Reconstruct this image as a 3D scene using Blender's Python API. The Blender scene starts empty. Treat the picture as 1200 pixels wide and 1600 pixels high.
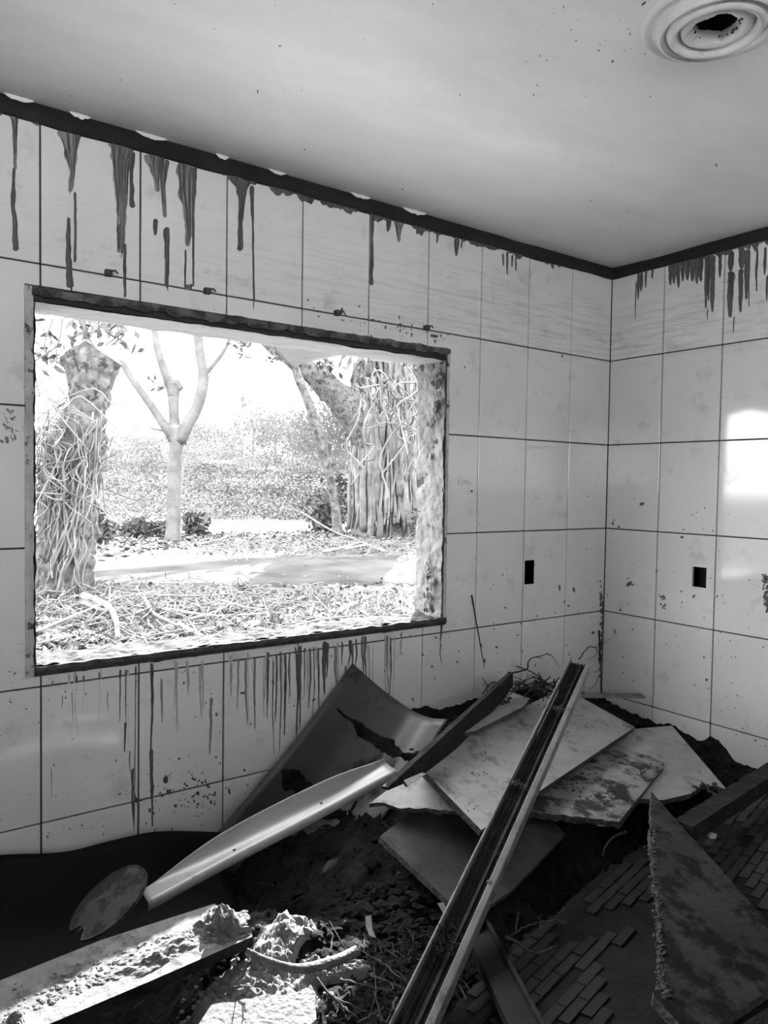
import bpy, bmesh, math, random
import numpy as np
from mathutils import Vector, Matrix, noise as mnoise

random.seed(7)
rng = np.random.default_rng(7)
SC = bpy.context.scene
COL = SC.collection

# ---------------------------------------------------------------- camera
CAM = np.array([-3.19377, -2.46107, 1.5093])
YAW, PITCH, ROLL, FPX = 0.62658, -0.037, 0.01535, 1173.8
_f = np.array([math.sin(YAW)*math.cos(PITCH), math.cos(YAW)*math.cos(PITCH), math.sin(PITCH)])
_r0 = np.array([math.cos(YAW), -math.sin(YAW), 0.0]); _u0 = np.cross(_r0, _f)
_r = _r0*math.cos(ROLL) + _u0*math.sin(ROLL)
_u = -_r0*math.sin(ROLL) + _u0*math.cos(ROLL)
cd = bpy.data.cameras.new('camera'); cam = bpy.data.objects.new('camera', cd); COL.objects.link(cam)
cd.sensor_fit = 'VERTICAL'; cd.sensor_height = 36.0; cd.lens = FPX*36.0/1600.0
cd.clip_start = 0.02; cd.clip_end = 600
mw = Matrix.Identity(4)
for i in range(3):
    mw[i][0] = _r[i]; mw[i][1] = _u[i]; mw[i][2] = -_f[i]; mw[i][3] = CAM[i]
cam.matrix_world = mw
SC.camera = cam

# ---------------------------------------------------------------- world, sun, portals, exposure
SKY = 5.0
w = bpy.data.worlds.new('world'); SC.world = w; w.use_nodes = True
bg = w.node_tree.nodes['Background']; bg.inputs[0].default_value = (1, 1, 1, 1); bg.inputs[1].default_value = SKY
sd = bpy.data.lights.new('sun', 'SUN'); sd.energy = 16.0; sd.angle = 0.009
sun = bpy.data.objects.new('sun', sd); COL.objects.link(sun)
SUNV = Vector((0.92, 1.0, 0.72)).normalized()
sun.rotation_euler = SUNV.to_track_quat('Z', 'Y').to_euler(); sun.location = (6, 8, 8)
SC.view_settings.view_transform = 'Standard'; SC.view_settings.look = 'None'
SC.view_settings.gamma = 1.0; SC.view_settings.use_curve_mapping = False
SC.view_settings.exposure = 1.2

def portal(name, loc, rot, sx, sy):
    d = bpy.data.lights.new(name, 'AREA'); d.shape = 'RECTANGLE'; d.size = sx; d.size_y = sy
    d.cycles.is_portal = True
    o = bpy.data.objects.new(name, d); o.location = loc; o.rotation_euler = rot; COL.objects.link(o)

# room extents and openings (metres)
XL, YB, HC = -4.7, -4.3, 2.625
WT = 0.18                                    # window wall thickness
WX0, WX1, WZ0, WZ1 = -2.722, -1.100, 0.930, 2.045      # window opening
RO = (-4.62, -2.3, 1.48, 2.61)              # rear wall opening x0,x1,z0,z1
SO = (-4.15, -3.1, 1.55, 2.56)                 # side wall opening y0,y1,z0,z1
portal('window_portal', ((WX0+WX1)/2, WT, (WZ0+WZ1)/2), (-math.pi/2, 0, 0), WX1-WX0, WZ1-WZ0)
portal('rear_portal', ((RO[0]+RO[1])/2, YB-.15, (RO[2]+RO[3])/2), (math.pi/2, 0, 0), RO[1]-RO[0], RO[3]-RO[2])
portal('side_portal', (XL-.15, (SO[0]+SO[1])/2, (SO[2]+SO[3])/2), (0, -math.pi/2, 0), SO[3]-SO[2], SO[1]-SO[0])

# ---------------------------------------------------------------- helpers
def ray(x, y): return _f + _r*(x-600)/FPX - _u*(y-800)/FPX
def U(x, y, z=None, Y=None, X=None):
    d = ray(x, y)
    if z is not None: t = (z-CAM[2])/d[2]
    elif Y is not None: t = (Y-CAM[1])/d[1]
    else: t = (X-CAM[0])/d[0]
    return Vector(CAM + d*t)
def AT(x, y, depth): return Vector(CAM + ray(x, y)*depth)
def DEP(x, y, z=0.0):
    d = ray(x, y); return (z-CAM[2])/d[2]
def WL(x, y, off=0.0): return U(x, y, Y=-off)
def WR(x, y, off=0.0): return U(x, y, X=-off)

class MB:
    def __init__(s): s.v = []; s.f = []
    def add(s, vs, fs):
        n = len(s.v); s.v += [tuple(v) for v in vs]; s.f += [tuple(i+n for i in f) for f in fs]; return s
    def box(s, a, b):
        x0, y0, z0 = a; x1, y1, z1 = b
        return s.add([(x0,y0,z0),(x1,y0,z0),(x1,y1,z0),(x0,y1,z0),(x0,y0,z1),(x1,y0,z1),(x1,y1,z1),(x0,y1,z1)],
                     [(0,3,2,1),(4,5,6,7),(0,1,5,4),(1,2,6,5),(2,3,7,6),(3,0,4,7)])
    def tube(s, pts, rad, seg=8, cap=True, wob=0.0, ws=3.0, flat=1.0):
        pts = [Vector(p) for p in pts]; n = len(pts)
        if not hasattr(rad, '__len__'): rad = [rad]*n
        t0 = (pts[1]-pts[0]).normalized()
        a = Vector((0,0,1)) if abs(t0.z) < .9 else Vector((1,0,0))
        nrm = (a - t0*a.dot(t0)).normalized(); vs = []
        for i in range(n):
            t = (pts[min(i+1,n-1)]-pts[max(i-1,0)]).normalized()
            nrm = (nrm - t*nrm.dot(t)).normalized(); bn = t.cross(nrm)
            for k in range(seg):
                an = 2*math.pi*k/seg
                dr = nrm*math.cos(an) + bn*math.sin(an)*flat
                r = rad[i]
                if wob: r *= 1 + wob*mnoise.noise((pts[i]+dr*rad[i]*1.5)*ws)
                vs.append(pts[i]+dr*r)
        fs = [(i*seg+k, i*seg+(k+1)%seg, (i+1)*seg+(k+1)%seg, (i+1)*seg+k) for i in range(n-1) for k in range(seg)]
        if cap: fs += [tuple(range(seg-1,-1,-1)), tuple((n-1)*seg+k for k in range(seg))]
        return s.add(vs, fs)
    def extrude(s, prof, p0, p1, side, up):
        n = len(prof); vs = [p0+side*a+up*b for a,b in prof] + [p1+side*a+up*b for a,b in prof]
        fs = [(i,(i+1)%n,n+(i+1)%n,n+i) for i in range(n)] + [tuple(range(n-1,-1,-1)), tuple(range(n,2*n))]
        return s.add(vs, fs)
    def build(s, name, mat, parent=None, smooth=False, origin=None, fix=True):
        v = np.array(s.v, float)
        if origin is None: origin = (v.min(0)+v.max(0))/2; origin[2] = v[:,2].min()
        origin = Vector(origin)
        if parent is not None: origin = Vector((0,0,0))
        me = bpy.data.meshes.new(name)
        me.from_pydata([tuple(Vector(q)-origin) for q in s.v], [], s.f)
        if fix:
            bm = bmesh.new(); bm.from_mesh(me); bmesh.ops.recalc_face_normals(bm, faces=bm.faces); bm.to_mesh(me); bm.free()
        if smooth: me.polygons.foreach_set('use_smooth', [True]*len(me.polygons))
        me.materials.append(mat); me.update()
        o = bpy.data.objects.new(name, me); COL.objects.link(o)
        if parent is not None:
            o.parent = parent
            o.matrix_parent_inverse = Matrix.Translation(parent.location).inverted()
        else: o.location = origin
        return o

def tag(o, label=None, cat=None, group=None, kind=None):
    if label: o['label'] = label
    if cat: o['category'] = cat
    if group: o['group'] = group
    if kind: o['kind'] = kind
    return o
def empty(name, loc):
    o = bpy.data.objects.new(name, None); o.location = loc; o.empty_display_size = .05; COL.objects.link(o); return o
def fbm(p, o=4):
    return mnoise.fractal(Vector(p), 1.0, 2.0, o)
def smoothpath(pts, n):
    """Catmull-Rom through pts."""
    pts = [Vector(p) for p in pts]; P = [pts[0]*2-pts[1]] + pts + [pts[-1]*2-pts[-2]]
    out = []
    m = len(pts)-1
    for i in range(n+1):
        u = i/n*m; k = min(int(u), m-1); t = u-k
        a, b, c, d = P[k:k+4]
        out.append(.5*((2*b) + (c-a)*t + (2*a-5*b+4*c-d)*t*t + (3*b-a-3*c+d)*t**3))
    return out
def lerp(a, b, t): return a+(b-a)*t
def interp(xs, ys, x): return float(np.interp(x, xs, ys))

# ---------------------------------------------------------------- materials
def M(name, base, rough=.7, var=.25, scale=6.0, stretch=(1,1,1), bump=0.0, bscale=40.0, dirt=None, dscale=4.0, dlo=.5, dhi=.62,
      spec=.5, coords='Object', rnd=0.0, metal=0.0, drough=.9):
    m = bpy.data.materials.new(name); m.use_nodes = True; nt = m.node_tree; N = nt.nodes; L = nt.links
    b = N['Principled BSDF']; b.inputs['Roughness'].default_value = rough; b.inputs['Metallic'].default_value = metal
    b.inputs['Specular IOR Level'].default_value = spec
    tc = N.new('ShaderNodeTexCoord'); geo = N.new('ShaderNodeNewGeometry')
    src = geo.outputs['Position'] if coords == 'World' else tc.outputs['Object']
    mp = N.new('ShaderNodeMapping'); mp.inputs['Scale'].default_value = stretch; L.new(src, mp.inputs[0])
    n1 = N.new('ShaderNodeTexNoise'); n1.inputs['Scale'].default_value = scale; n1.inputs['Detail'].default_value = 7; n1.inputs['Roughness'].default_value = .62
    L.new(mp.outputs[0], n1.inputs[0])
    mr = N.new('ShaderNodeMapRange'); mr.inputs[1].default_value = .3; mr.inputs[2].default_value = .7
    mr.inputs[3].default_value = base*(1-var); mr.inputs[4].default_value = base*(1+var); L.new(n1.outputs[0], mr.inputs[0])
    val = mr.outputs[0]
    if rnd:
        oi = N.new('ShaderNodeObjectInfo'); r2 = N.new('ShaderNodeMapRange'); r2.inputs[3].default_value = 1-rnd; r2.inputs[4].default_value = 1+rnd
        L.new(oi.outputs['Random'], r2.inputs[0]); mu = N.new('ShaderNodeMath'); mu.operation = 'MULTIPLY'
        L.new(val, mu.inputs[0]); L.new(r2.outputs[0], mu.inputs[1]); val = mu.outputs[0]
    if dirt is not None:
        n2 = N.new('ShaderNodeTexNoise'); n2.inputs['Scale'].default_value = dscale; n2.inputs['Detail'].default_value = 9; n2.inputs['Roughness'].default_value = .68
        L.new(src, n2.inputs[0])
        r3 = N.new('ShaderNodeMapRange'); r3.inputs[1].default_value = dlo; r3.inputs[2].default_value = dhi; L.new(n2.outputs[0], r3.inputs[0])
        mx = N.new('ShaderNodeMix'); mx.data_type = 'FLOAT'; L.new(r3.outputs[0], mx.inputs[0]); L.new(val, mx.inputs[2]); mx.inputs[3].default_value = dirt
        val = mx.outputs[0]
        mx2 = N.new('ShaderNodeMix'); mx2.data_type = 'FLOAT'; L.new(r3.outputs[0], mx2.inputs[0]); mx2.inputs[2].default_value = rough; mx2.inputs[3].default_value = drough
        L.new(mx2.outputs[0], b.inputs['Roughness'])
    cb = N.new('ShaderNodeCombineColor'); [L.new(val, cb.inputs[i]) for i in range(3)]
    L.new(cb.outputs[0], b.inputs['Base Color'])
    if bump:
        n4 = N.new('ShaderNodeTexNoise'); n4.inputs['Scale'].default_value = bscale; n4.inputs['Detail'].default_value = 8; L.new(mp.outputs[0], n4.inputs[0])
        bp = N.new('ShaderNodeBump'); bp.inputs['Strength'].default_value = bump; bp.inputs['Distance'].default_value = .01
        L.new(n4.outputs[0], bp.inputs['Height']); L.new(bp.outputs[0], b.inputs['Normal'])
    return m

def tile_material():
    m = M('glazed_tile', .70, rough=.075, var=.05, scale=2.2, coords='World', rnd=.025, bump=.025, bscale=5, spec=.8, dirt=.36, dscale=7.0, dlo=.56, dhi=.86, drough=.35)
    nt = m.node_tree; N = nt.nodes; L = nt.links; b = N['Principled BSDF']
    # faint tide lines left by standing water on the top course
    geo = N.new('ShaderNodeNewGeometry'); sp = N.new('ShaderNodeSeparateXYZ'); L.new(geo.outputs['Position'], sp.inputs[0])
    mp = N.new('ShaderNodeMapping'); mp.inputs['Scale'].default_value = (2.2, 2.2, 34); L.new(geo.outputs['Position'], mp.inputs[0])
    n = N.new('ShaderNodeTexNoise'); n.inputs['Scale'].default_value = 1.6; n.inputs['Detail'].default_value = 6; n.inputs['Roughness'].default_value = .7; L.new(mp.outputs[0], n.inputs[0])
    r = N.new('ShaderNodeMapRange'); r.inputs[1].default_value = .47; r.inputs[2].default_value = .72; L.new(n.outputs[0], r.inputs[0])
    z = N.new('ShaderNodeMapRange'); z.inputs[1].default_value = 2.08; z.inputs[2].default_value = 2.17; L.new(sp.outputs[2], z.inputs[0])
    z2 = N.new('ShaderNodeMapRange'); z2.inputs[1].default_value = 2.55; z2.inputs[2].default_value = 2.35; L.new(sp.outputs[2], z2.inputs[0])
    xx = N.new('ShaderNodeMapRange'); xx.inputs[1].default_value = -2.5; xx.inputs[2].default_value = -1.0; xx.inputs[3].default_value = .2; L.new(sp.outputs[0], xx.inputs[0])
    a = None
    for q in (r, z, z2, xx):
        if a is None: a = q.outputs[0]; continue
        mu = N.new('ShaderNodeMath'); mu.operation = 'MULTIPLY'; L.new(a, mu.inputs[0]); L.new(q.outputs[0], mu.inputs[1]); a = mu.outputs[0]
    k = N.new('ShaderNodeMath'); k.operation = 'MULTIPLY'; L.new(a, k.inputs[0]); k.inputs[1].default_value = .5
    old = b.inputs['Base Color'].links[0].from_socket
    mx = N.new('ShaderNodeMix'); mx.data_type = 'RGBA'; L.new(k.outputs[0], mx.inputs[0]); L.new(old, mx.inputs[6]); mx.inputs[7].default_value = (.2,.2,.2,1)
    L.new(mx.outputs[2], b.inputs['Base Color'])
    return m

T = dict(
 tile=tile_material(),
 grout=M('grout', .035, .95, .4),
 ceil=M('ceiling_paint', .80, .55, .11, 1.3, stretch=(1,2.2,1), coords='World', bump=.05, bscale=9),
 plaster=M('plaster', .16, .9, .25, 5, bump=.6, bscale=30, dirt=.10, dscale=9, dlo=.55, dhi=.66),
 rose=M('plaster_rose', .68, .75, .12, 9, bump=.3, bscale=40, dirt=.25, dscale=14, dlo=.6, dhi=.72),
 interior=M('interior_plaster', .40, .9, .1, 3),
 sill=M('sill_plaster', .085, .95, .5, 12, bump=.9, bscale=40, dirt=.03, dscale=16, dlo=.55, dhi=.62, spec=.05),
 soffit=M('soffit_plaster', .26, .9, .15, 8, stretch=(.3,2,1), bump=.3, bscale=30),
 black=M('black_gap', .012, .9, .5, 8),
 mudwall=M('dried_mud', .045, .75, .5, 30, bump=.6, bscale=80),
 drip=M('dark_run', .075, .5, .75, 30, stretch=(3,3,.25), bump=.5, bscale=60),
 faint=M('faint_run', .20, .5, .3, 30, stretch=(1,1,.3)),
 trimwood=M('trim_wood', .11, .75, .5, 20, bump=.6, bscale=50, dirt=.03, dscale=14, dlo=.45, dhi=.55),
 trimpaint=M('trim_paint', .42, .7, .3, 18, stretch=(1,1,.4), bump=.4, bscale=50, dirt=.05, dscale=20, dlo=.55, dhi=.62),
 mud=M('mud', .009, .9, .5, 12, bump=.9, bscale=45, dirt=.022, dscale=6, dlo=.5, dhi=.7, spec=.12),
 clod=M('dry_clod', .013, .95, .5, 20, bump=.6, bscale=60, rnd=.3, spec=.12),
 dust=M('dusty_clay', .145, .95, .35, 25, bump=.8, bscale=70, rnd=.2),
 board=M('pale_board', .33, .55, .22, 4, stretch=(1,3,1), bump=.2, bscale=30, dirt=.06, dscale=8, dlo=.54, dhi=.70),
 boarddirty=M('muddy_board', .28, .6, .25, 5, bump=.3, bscale=30, dirt=.035, dscale=7, dlo=.47, dhi=.56),
 boarddark=M('dark_board', .045, .55, .35, 5, bump=.3, bscale=30, dirt=.03, dscale=6, dlo=.5, dhi=.62),
 boardblack=M('mouldy_board', .034, .6, .4, 5, bump=.4, bscale=30, dirt=.010, dscale=11, dlo=.47, dhi=.57, spec=.12),
 edge=M('chipboard_edge', .09, .95, .6, 60, bump=1.0, bscale=120, spec=.12),
 sheet=M('grey_sheet', .058, .42, .2, 3, dirt=.014, dscale=3.2, dlo=.5, dhi=.58, bump=.05, bscale=8),
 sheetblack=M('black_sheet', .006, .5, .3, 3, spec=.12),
 white=M('white_plastic', .34, .30, .12, 5, dirt=.08, dscale=9, dlo=.64, dhi=.74),
 batten=M('batten_wood', .020, .8, .5, 9, bump=.4, bscale=40, spec=.12),
 oldwood=M('old_wood', .022, .8, .5, 14, stretch=(1,1,1), bump=.7, bscale=50, dirt=.02, dscale=9, spec=.12),
 darkwood=M('dark_wood', .034, .7, .5, 20, bump=.5, bscale=60, spec=.12),
 metal=M('dull_metal', .22, .42, .2, 12, dirt=.10, dscale=18, dlo=.55, dhi=.68, spec=.6),
 wire=M('wire', .06, .6, .4, 30),
 twig=M('dry_twig', .03, .9, .4, 30, spec=.12),
 palewood=M('pale_twig', .06, .9, .4, 30),
 chip=M('white_chip', .6, .7, .2, 30),
 smalltile=M('small_floor_tile', .022, .5, .3, 8, rnd=.25, dirt=.012, dscale=9, dlo=.5, dhi=.62, spec=.12),
 slab=M('slab_mortar', .015, .95, .4, 12, bump=.6, bscale=50, spec=.12),
 # outside
 yard=M('bounce_gravel', .85, .95, .08, 2, spec=.05),  # very pale so the unseen ground behind throws light indoors
 bounce_slab=M('bounce_concrete', .37, .95, .1, 2, spec=.05),  # pale so the hidden ground under the window lights the ceiling
 bark=M('bark', .085, .95, .5, 7, bump=1.0, bscale=14, dirt=.030, dscale=8, dlo=.53, dhi=.60, spec=.05),
 cutwood=M('cut_wood', .22, .9, .2, 6, spec=.05),
 root=M('aerial_root', .125, .95, .35, 4, rnd=.25, spec=.05),
 palebark=M('pale_bark', .10, .95, .35, 3, bump=.6, bscale=9, spec=.05),
 leaf=M('leaf', .075, .8, .6, 2.5, spec=.05),
 farleaf=M('far_leaf', .125, .9, .25, .06, rnd=.12, spec=.05),
 farbush=M('far_bush_leaf', .085, .9, .3, .3, rnd=.3, spec=.05),
 fartree=M('far_tree_leaf', .048, .9, .3, .3, rnd=.25, spec=.05),
 farland=M('far_land', .115, .95, .3, .12, spec=.05),
 ground=M('ground', .085, .95, .5, 1.2, bump=.8, bscale=8, spec=.05),
 litter=M('leaf_litter', .115, .9, .7, 3.0, spec=.05),
 grass=M('grass', .10, .9, .6, 2.0, spec=.05),
 road=M('road', .048, .9, .5, 1.1, stretch=(1,1,1), spec=.05),  # patchy tone paints in dappled sunlight as well as fallen leaves
 branch=M('fallen_branch', .17, .95, .4, 5, rnd=.3, spec=.05),
 house=M('house_wall', .22, .9, .1, 1), roof=M('house_roof', .10, .9, .2, 1), pane=M('house_window', .05, .4, .2, 1),
)

# ================================================================ ROOM SHELL
TH, TW = 0.42742, 0.3
ROWS = [1.3 - (r-3)*TH for r in range(-1, 8)]          # grout heights; index 2 = row 1
def shell_with_hole(name, u0, u1, z0, z1, hole, place, mat, t0, t1):
    """slab wall in (u,z) with rectangular holes, place(u,z,t)->xyz"""
    us = sorted({u0, u1, *[h[0] for h in hole], *[h[1] for h in hole]}); zs = sorted({z0, z1, *[h[2] for h in hole], *[h[3] for h in hole]})
    mb = MB(); cells(mb, us, zs, hole, place, t0, t1); return mb
def cells(mb, us, zs, hole, place, t0, t1):
    nu, nz = len(us)-1, len(zs)-1
    def full(i, j):
        if not (0 <= i < nu and 0 <= j < nz): return False
        cu, cz = (us[i]+us[i+1])/2, (zs[j]+zs[j+1])/2
        return not any(h[0] < cu < h[1] and h[2] < cz < h[3] for h in hole)
    for i in range(nu):
        for j in range(nz):
            if not full(i, j): continue
            a, b, c, d = us[i], us[i+1], zs[j], zs[j+1]
            F = [place(a,c,t0), place(b,c,t0), place(b,d,t0), place(a,d,t0)]; B = [place(a,c,t1), place(b,c,t1), place(b,d,t1), place(a,d,t1)]
            fs = [(0,1,2,3), (7,6,5,4)]
            if not full(i,j-1): fs.append((0,4,5,1))
            if not full(i+1,j): fs.append((1,5,6,2))
            if not full(i,j+1): fs.append((2,6,7,3))
            if not full(i-1,j): fs.append((3,7,4,0))
            mb.add(F+B, fs)
    return mb
PL = lambda u, z, t: (u, t, z)          # window wall: plane Y=0, +t outwards
PR = lambda u, z, t: (t, u, z)          # right wall: plane X=0
TT = 0.008                               # tile thickness in front of the mortar

outlet_l = (lambda a, b: (a.x, b.x, b.z, a.z))(WL(820,876), WL(834,912))
oR0, oR1 = WR(1082,885), WR(1103,919)
outlet_r = (oR1.y, oR0.y, oR1.z, oR0.z)
oE0, oE1 = WR(1190,898), WR(1215,955)
HOLE = (WX0, WX1, WZ0, WZ1)

def finish(mb, name, mat, **k): return mb.build(name, mat, **k)
wall_left = shell_with_hole('wall_left', XL, 0.0, -.3, HC+.1, [HOLE, outlet_l], PL, None, TT, WT).build('wall_left', T['grout'], origin=(0,0,0))
wall_right = shell_with_hole('wall_right', YB-.15, WT, -.3, HC+.1, [outlet_r], PR, None, TT, .18).build('wall_right', T['grout'], origin=(0,0,0))
for o, l in ((wall_left, 'white glazed tile wall with the big window opening'), (wall_right, 'white glazed tile wall right of the corner')): tag(o, l, kind='structure')
mb = MB()
for a, b_ in ((outlet_l, PL), (outlet_r, PR)):
    pass
wall_rear = shell_with_hole('wall_rear', XL-.15, .18, -.3, HC+.1, [RO], lambda u,z,t: (u, YB-t, z), None, 0, .15).build('wall_rear', T['interior'], origin=(0,YB,0))
wall_side = shell_with_hole('wall_side', YB-.15, WT, -.3, HC+.1, [SO], lambda u,z,t: (XL-t, u, z), None, 0, .15).build('wall_side', T['interior'], origin=(XL,0,0))
tag(wall_rear, 'plain plaster wall behind the viewer with an opening', kind='structure'); tag(wall_side, 'plain plaster side wall with an opening', kind='structure')
fl = MB().box((XL-.15, YB-.15, -.3), (.18, WT, -.12)).build('floor', T['slab'], origin=(0,0,-.3)); tag(fl, 'buried floor under the mud and rubble', kind='structure')

# tiles: one object each, whole ones share a mesh
GAP = .0028
def tiles(wall, place, ucols, holes, wname):
    cache = {}
    for i in range(len(ucols)-1):
        a, b = sorted((ucols[i], ucols[i+1])); a += GAP; b -= GAP
        for j in range(len(ROWS)-1):
            d, c = ROWS[j]-GAP, ROWS[j+1]+GAP
            d = min(d, HC-.002); c = max(c, -.1)
            if d-c < .02: continue
            hs = [h for h in holes if h[0] < b and h[1] > a and h[2] < d and h[3] > c]
            if any(h[0] <= a and h[1] >= b and h[2] <= c and h[3] >= d for h in hs): continue
            us = sorted({a, b, *[min(max(x, a), b) for h in hs for x in h[:2]]}); zs = sorted({c, d, *[min(max(x, c), d) for h in hs for x in h[2:]]})
            key = (round(b-a, 4), round(d-c, 4)) if not hs else None
            if key and key in cache:
                o = bpy.data.objects.new('tile', cache[key]); COL.objects.link(o)
            else:
                m = cells(MB(), [x-a for x in us], [x-c for x in zs], [(h[0]-a, h[1]-a, h[2]-c, h[3]-c) for h in hs], place, 0, TT+.004)
                bm = bmesh.new(); me = bpy.data.meshes.new('tile'); me.from_pydata(m.v, [], m.f); bm.from_mesh(me)
                bmesh.ops.remove_doubles(bm, verts=bm.verts, dist=1e-5); bmesh.ops.recalc_face_normals(bm, faces=bm.faces)
                bmesh.ops.dissolve_limit(bm, angle_limit=.01, verts=bm.verts, edges=bm.edges)
                ed = [e for e in bm.edges if e.is_manifold and e.calc_face_angle(0) > 1]
                if not hs: bmesh.ops.bevel(bm, geom=ed, offset=.0012, segments=1, affect='EDGES')
                bm.to_mesh(me); bm.free(); me.materials.append(T['tile'])
                o = bpy.data.objects.new('tile', me); COL.objects.link(o)
                if key: cache[key] = me
            o.parent = wall; o.location = place(a, c, random.uniform(-.0006, .0006))
            o.rotation_euler = (random.uniform(-1,1)*.0012, random.uniform(-1,1)*.0012, random.uniform(-1,1)*.0012)
FR = (-2.745, -1.080, .905, 2.09)       # the trim's outer edge: tiles stop here
tiles(wall_left, PL, [0.0, -.30085] + [-.30085-.3*k for k in range(1, 14)], [FR, outlet_l], 'l')
tiles(wall_right, PR, [0.0, -.30293] + [-.30293-.3*k for k in range(1, 13)], [outlet_r], 'r')
# recessed switch boxes behind the cut-outs
for h, pl, par in ((outlet_l, PL, wall_left), (outlet_r, PR, wall_right)):
    m = MB(); a, b, c, d = h; t = .055
    q = lambda u, z, s: pl(u, z, s)
    vs = [q(a,c,0), q(b,c,0), q(b,d,0), q(a,d,0), q(a,c,t), q(b,c,t), q(b,d,t), q(a,d,t)]
    m.add(vs, [(4,5,6,7), (0,1,5,4), (1,2,6,5), (2,3,7,6), (3,0,4,7)])
    tag(m.build('switch_box', T['black'], parent=par), 'empty dark switch box recess')

# ceiling with the lamp hole
RC = U(1120, 42, z=HC-.02)
hs = .058
ceil = shell_with_hole('ceiling', XL-.15, .18, YB-.15, WT, [(RC.x-hs, RC.x+hs, RC.y-hs, RC.y+hs)], lambda u,z,t: (u, z, t), None, HC, HC+.15).build('ceiling', T['ceil'], origin=(0,0,HC))
tag(ceil, 'pale painted ceiling with fine dark specks', kind='structure')
tag(MB().box((RC.x-.1, RC.y-.1, HC+.15), (RC.x+.1, RC.y+.1, HC+.2)).box((RC.x-.06, RC.y-.06, HC+.002), (RC.x-.057, RC.y+.06, HC+.15)).box((RC.x+.057, RC.y-.06, HC+.002), (RC.x+.06, RC.y+.06, HC+.15)).box((RC.x-.06, RC.y-.06, HC+.002), (RC.x+.06, RC.y-.057, HC+.15)).box((RC.x-.06, RC.y+.057, HC+.002), (RC.x+.06, RC.y+.06, HC+.15)).build('hole_shade', T['black'], parent=ceil), None)  # black lining paints shade into the lamp hole
# ceiling rose: lathe
rose = empty('ceiling_rose', (RC.x, RC.y, HC)); tag(rose, 'round moulded plaster ceiling rose with a ragged dark hole', 'ceiling rose')
def lathe(prof, c, seg=72, rag=None):
    m = MB(); n = len(prof)
    vs = []
    for k in range(seg):
        a = 2*math.pi*k/seg
        for i, (r, z) in enumerate(prof):
            if rag and i >= n-rag[0]: r = r*(1 + rag[1]*mnoise.noise(Vector((math.cos(a)*2.2, math.sin(a)*2.2, i*.3+.7))) + rag[1]*.4*mnoise.noise(Vector((math.cos(a)*8, math.sin(a)*8, 3))))
            vs.append((c[0]+r*math.cos(a), c[1]+r*math.sin(a), c[2]+z))
    fs = [(k*n+i, ((k+1)%seg)*n+i, ((k+1)%seg)*n+i+1, k*n+i+1) for k in range(seg) for i in range(n-1)]
    return m.add(vs, fs)
c = (RC.x, RC.y, HC)
lathe([(.170,0),(.169,-.010),(.165,-.015),(.158,-.015),(.150,-.010),(.140,-.010),(.136,-.020),(.130,-.032),(.124,-.034),(.119,-.026)], c).build('outer_ring', T['rose'], parent=rose, smooth=True)
lathe([(.119,-.026),(.114,-.020),(.108,-.032),(.100,-.040),(.092,-.036),(.086,-.020),(.082,-.014)], c).build('middle_ring', T['rose'], parent=rose, smooth=True)
lathe([(.082,-.014),(.079,-.026),(.073,-.030),(.066,-.029),(.060,-.027),(.054,-.018),(.054,.004)], c, rag=(3,.22)).build('hub', T['rose'], parent=rose, smooth=True)
m = MB()
for k in range(26):
    a = random.uniform(0, 6.283); r = .046+random.uniform(0, .012)
    p = Vector(c)+Vector((math.cos(a)*r, math.sin(a)*r, -.018)); m.box(p-Vector((.004,.004,.004))*random.uniform(.2,.7), p+Vector((.004,.004,.004))*random.uniform(.2,.7))
tag(m.build('soot_crumbs', T['mudwall'], parent=rose), kind='stuff')

# black gap along the wall head
def band(name, p0, p1, nrm, zlo, zhi, amp, seed, mat):
    m = MB(); n = 160; vs = []
    for i in range(n+1):
        t = i/n; p = lerp(p0, p1, t)
        lo = zlo + amp*fbm((t*14+seed, 0, 0), 4)*.6 + .012*t*0; hi = zhi - max(0, amp*1.1*fbm((t*6+seed, 5, 0), 3))
        vs += [(p.x, p.y, lo), (p.x+nrm.x*.006, p.y+nrm.y*.006, lo+.004), (p.x+nrm.x*.010, p.y+nrm.y*.010, (lo+hi)/2), (p.x+nrm.x*.004, p.y+nrm.y*.004, hi), (p.x, p.y, hi)]
    fs = [(i*5+k, i*5+5+k, i*5+6+k, i*5+k+1) for i in range(n) for k in range(4)]
    return m.add(vs, fs).build(name, mat, origin=p0)
t1 = band('trim_1', Vector((XL,0,0)), Vector((0,0,0)), Vector((0,-1,0)), 2.565, HC-.001, .012, 3, T['black'])
t2 = band('trim_2', Vector((0,0,0)), Vector((0,YB,0)), Vector((-1,0,0)), 2.565, HC-.001, .006, 9, T['black'])
tag(t1, 'dark rotten strip along the top of the window wall', kind='structure'); tag(t2, 'dark rotten strip along the top of the right wall', kind='structure')
# ragged pale plaster scraps left along the ceiling edge
for k in range(7):
    x = [-2.80,-2.62,-2.42,-2.15,-1.95,-1.6,-1.35][k]; L_ = [.08,.06,.10,.05,.07,.09,.12][k]; m = MB()
    n = 8; vs = []
    for i in range(n+1):
        t = i/n; vs += [(x+L_*t, -.014, HC-.0005), (x+L_*t, -.012, HC-.004-.014*math.sin(math.pi*t)*random.uniform(.5,1))]
    m.add(vs, [(2*i, 2*i+2, 2*i+3, 2*i+1) for i in range(n)]); m.build('plaster_scrap', T['ceil'], parent=ceil)

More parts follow.
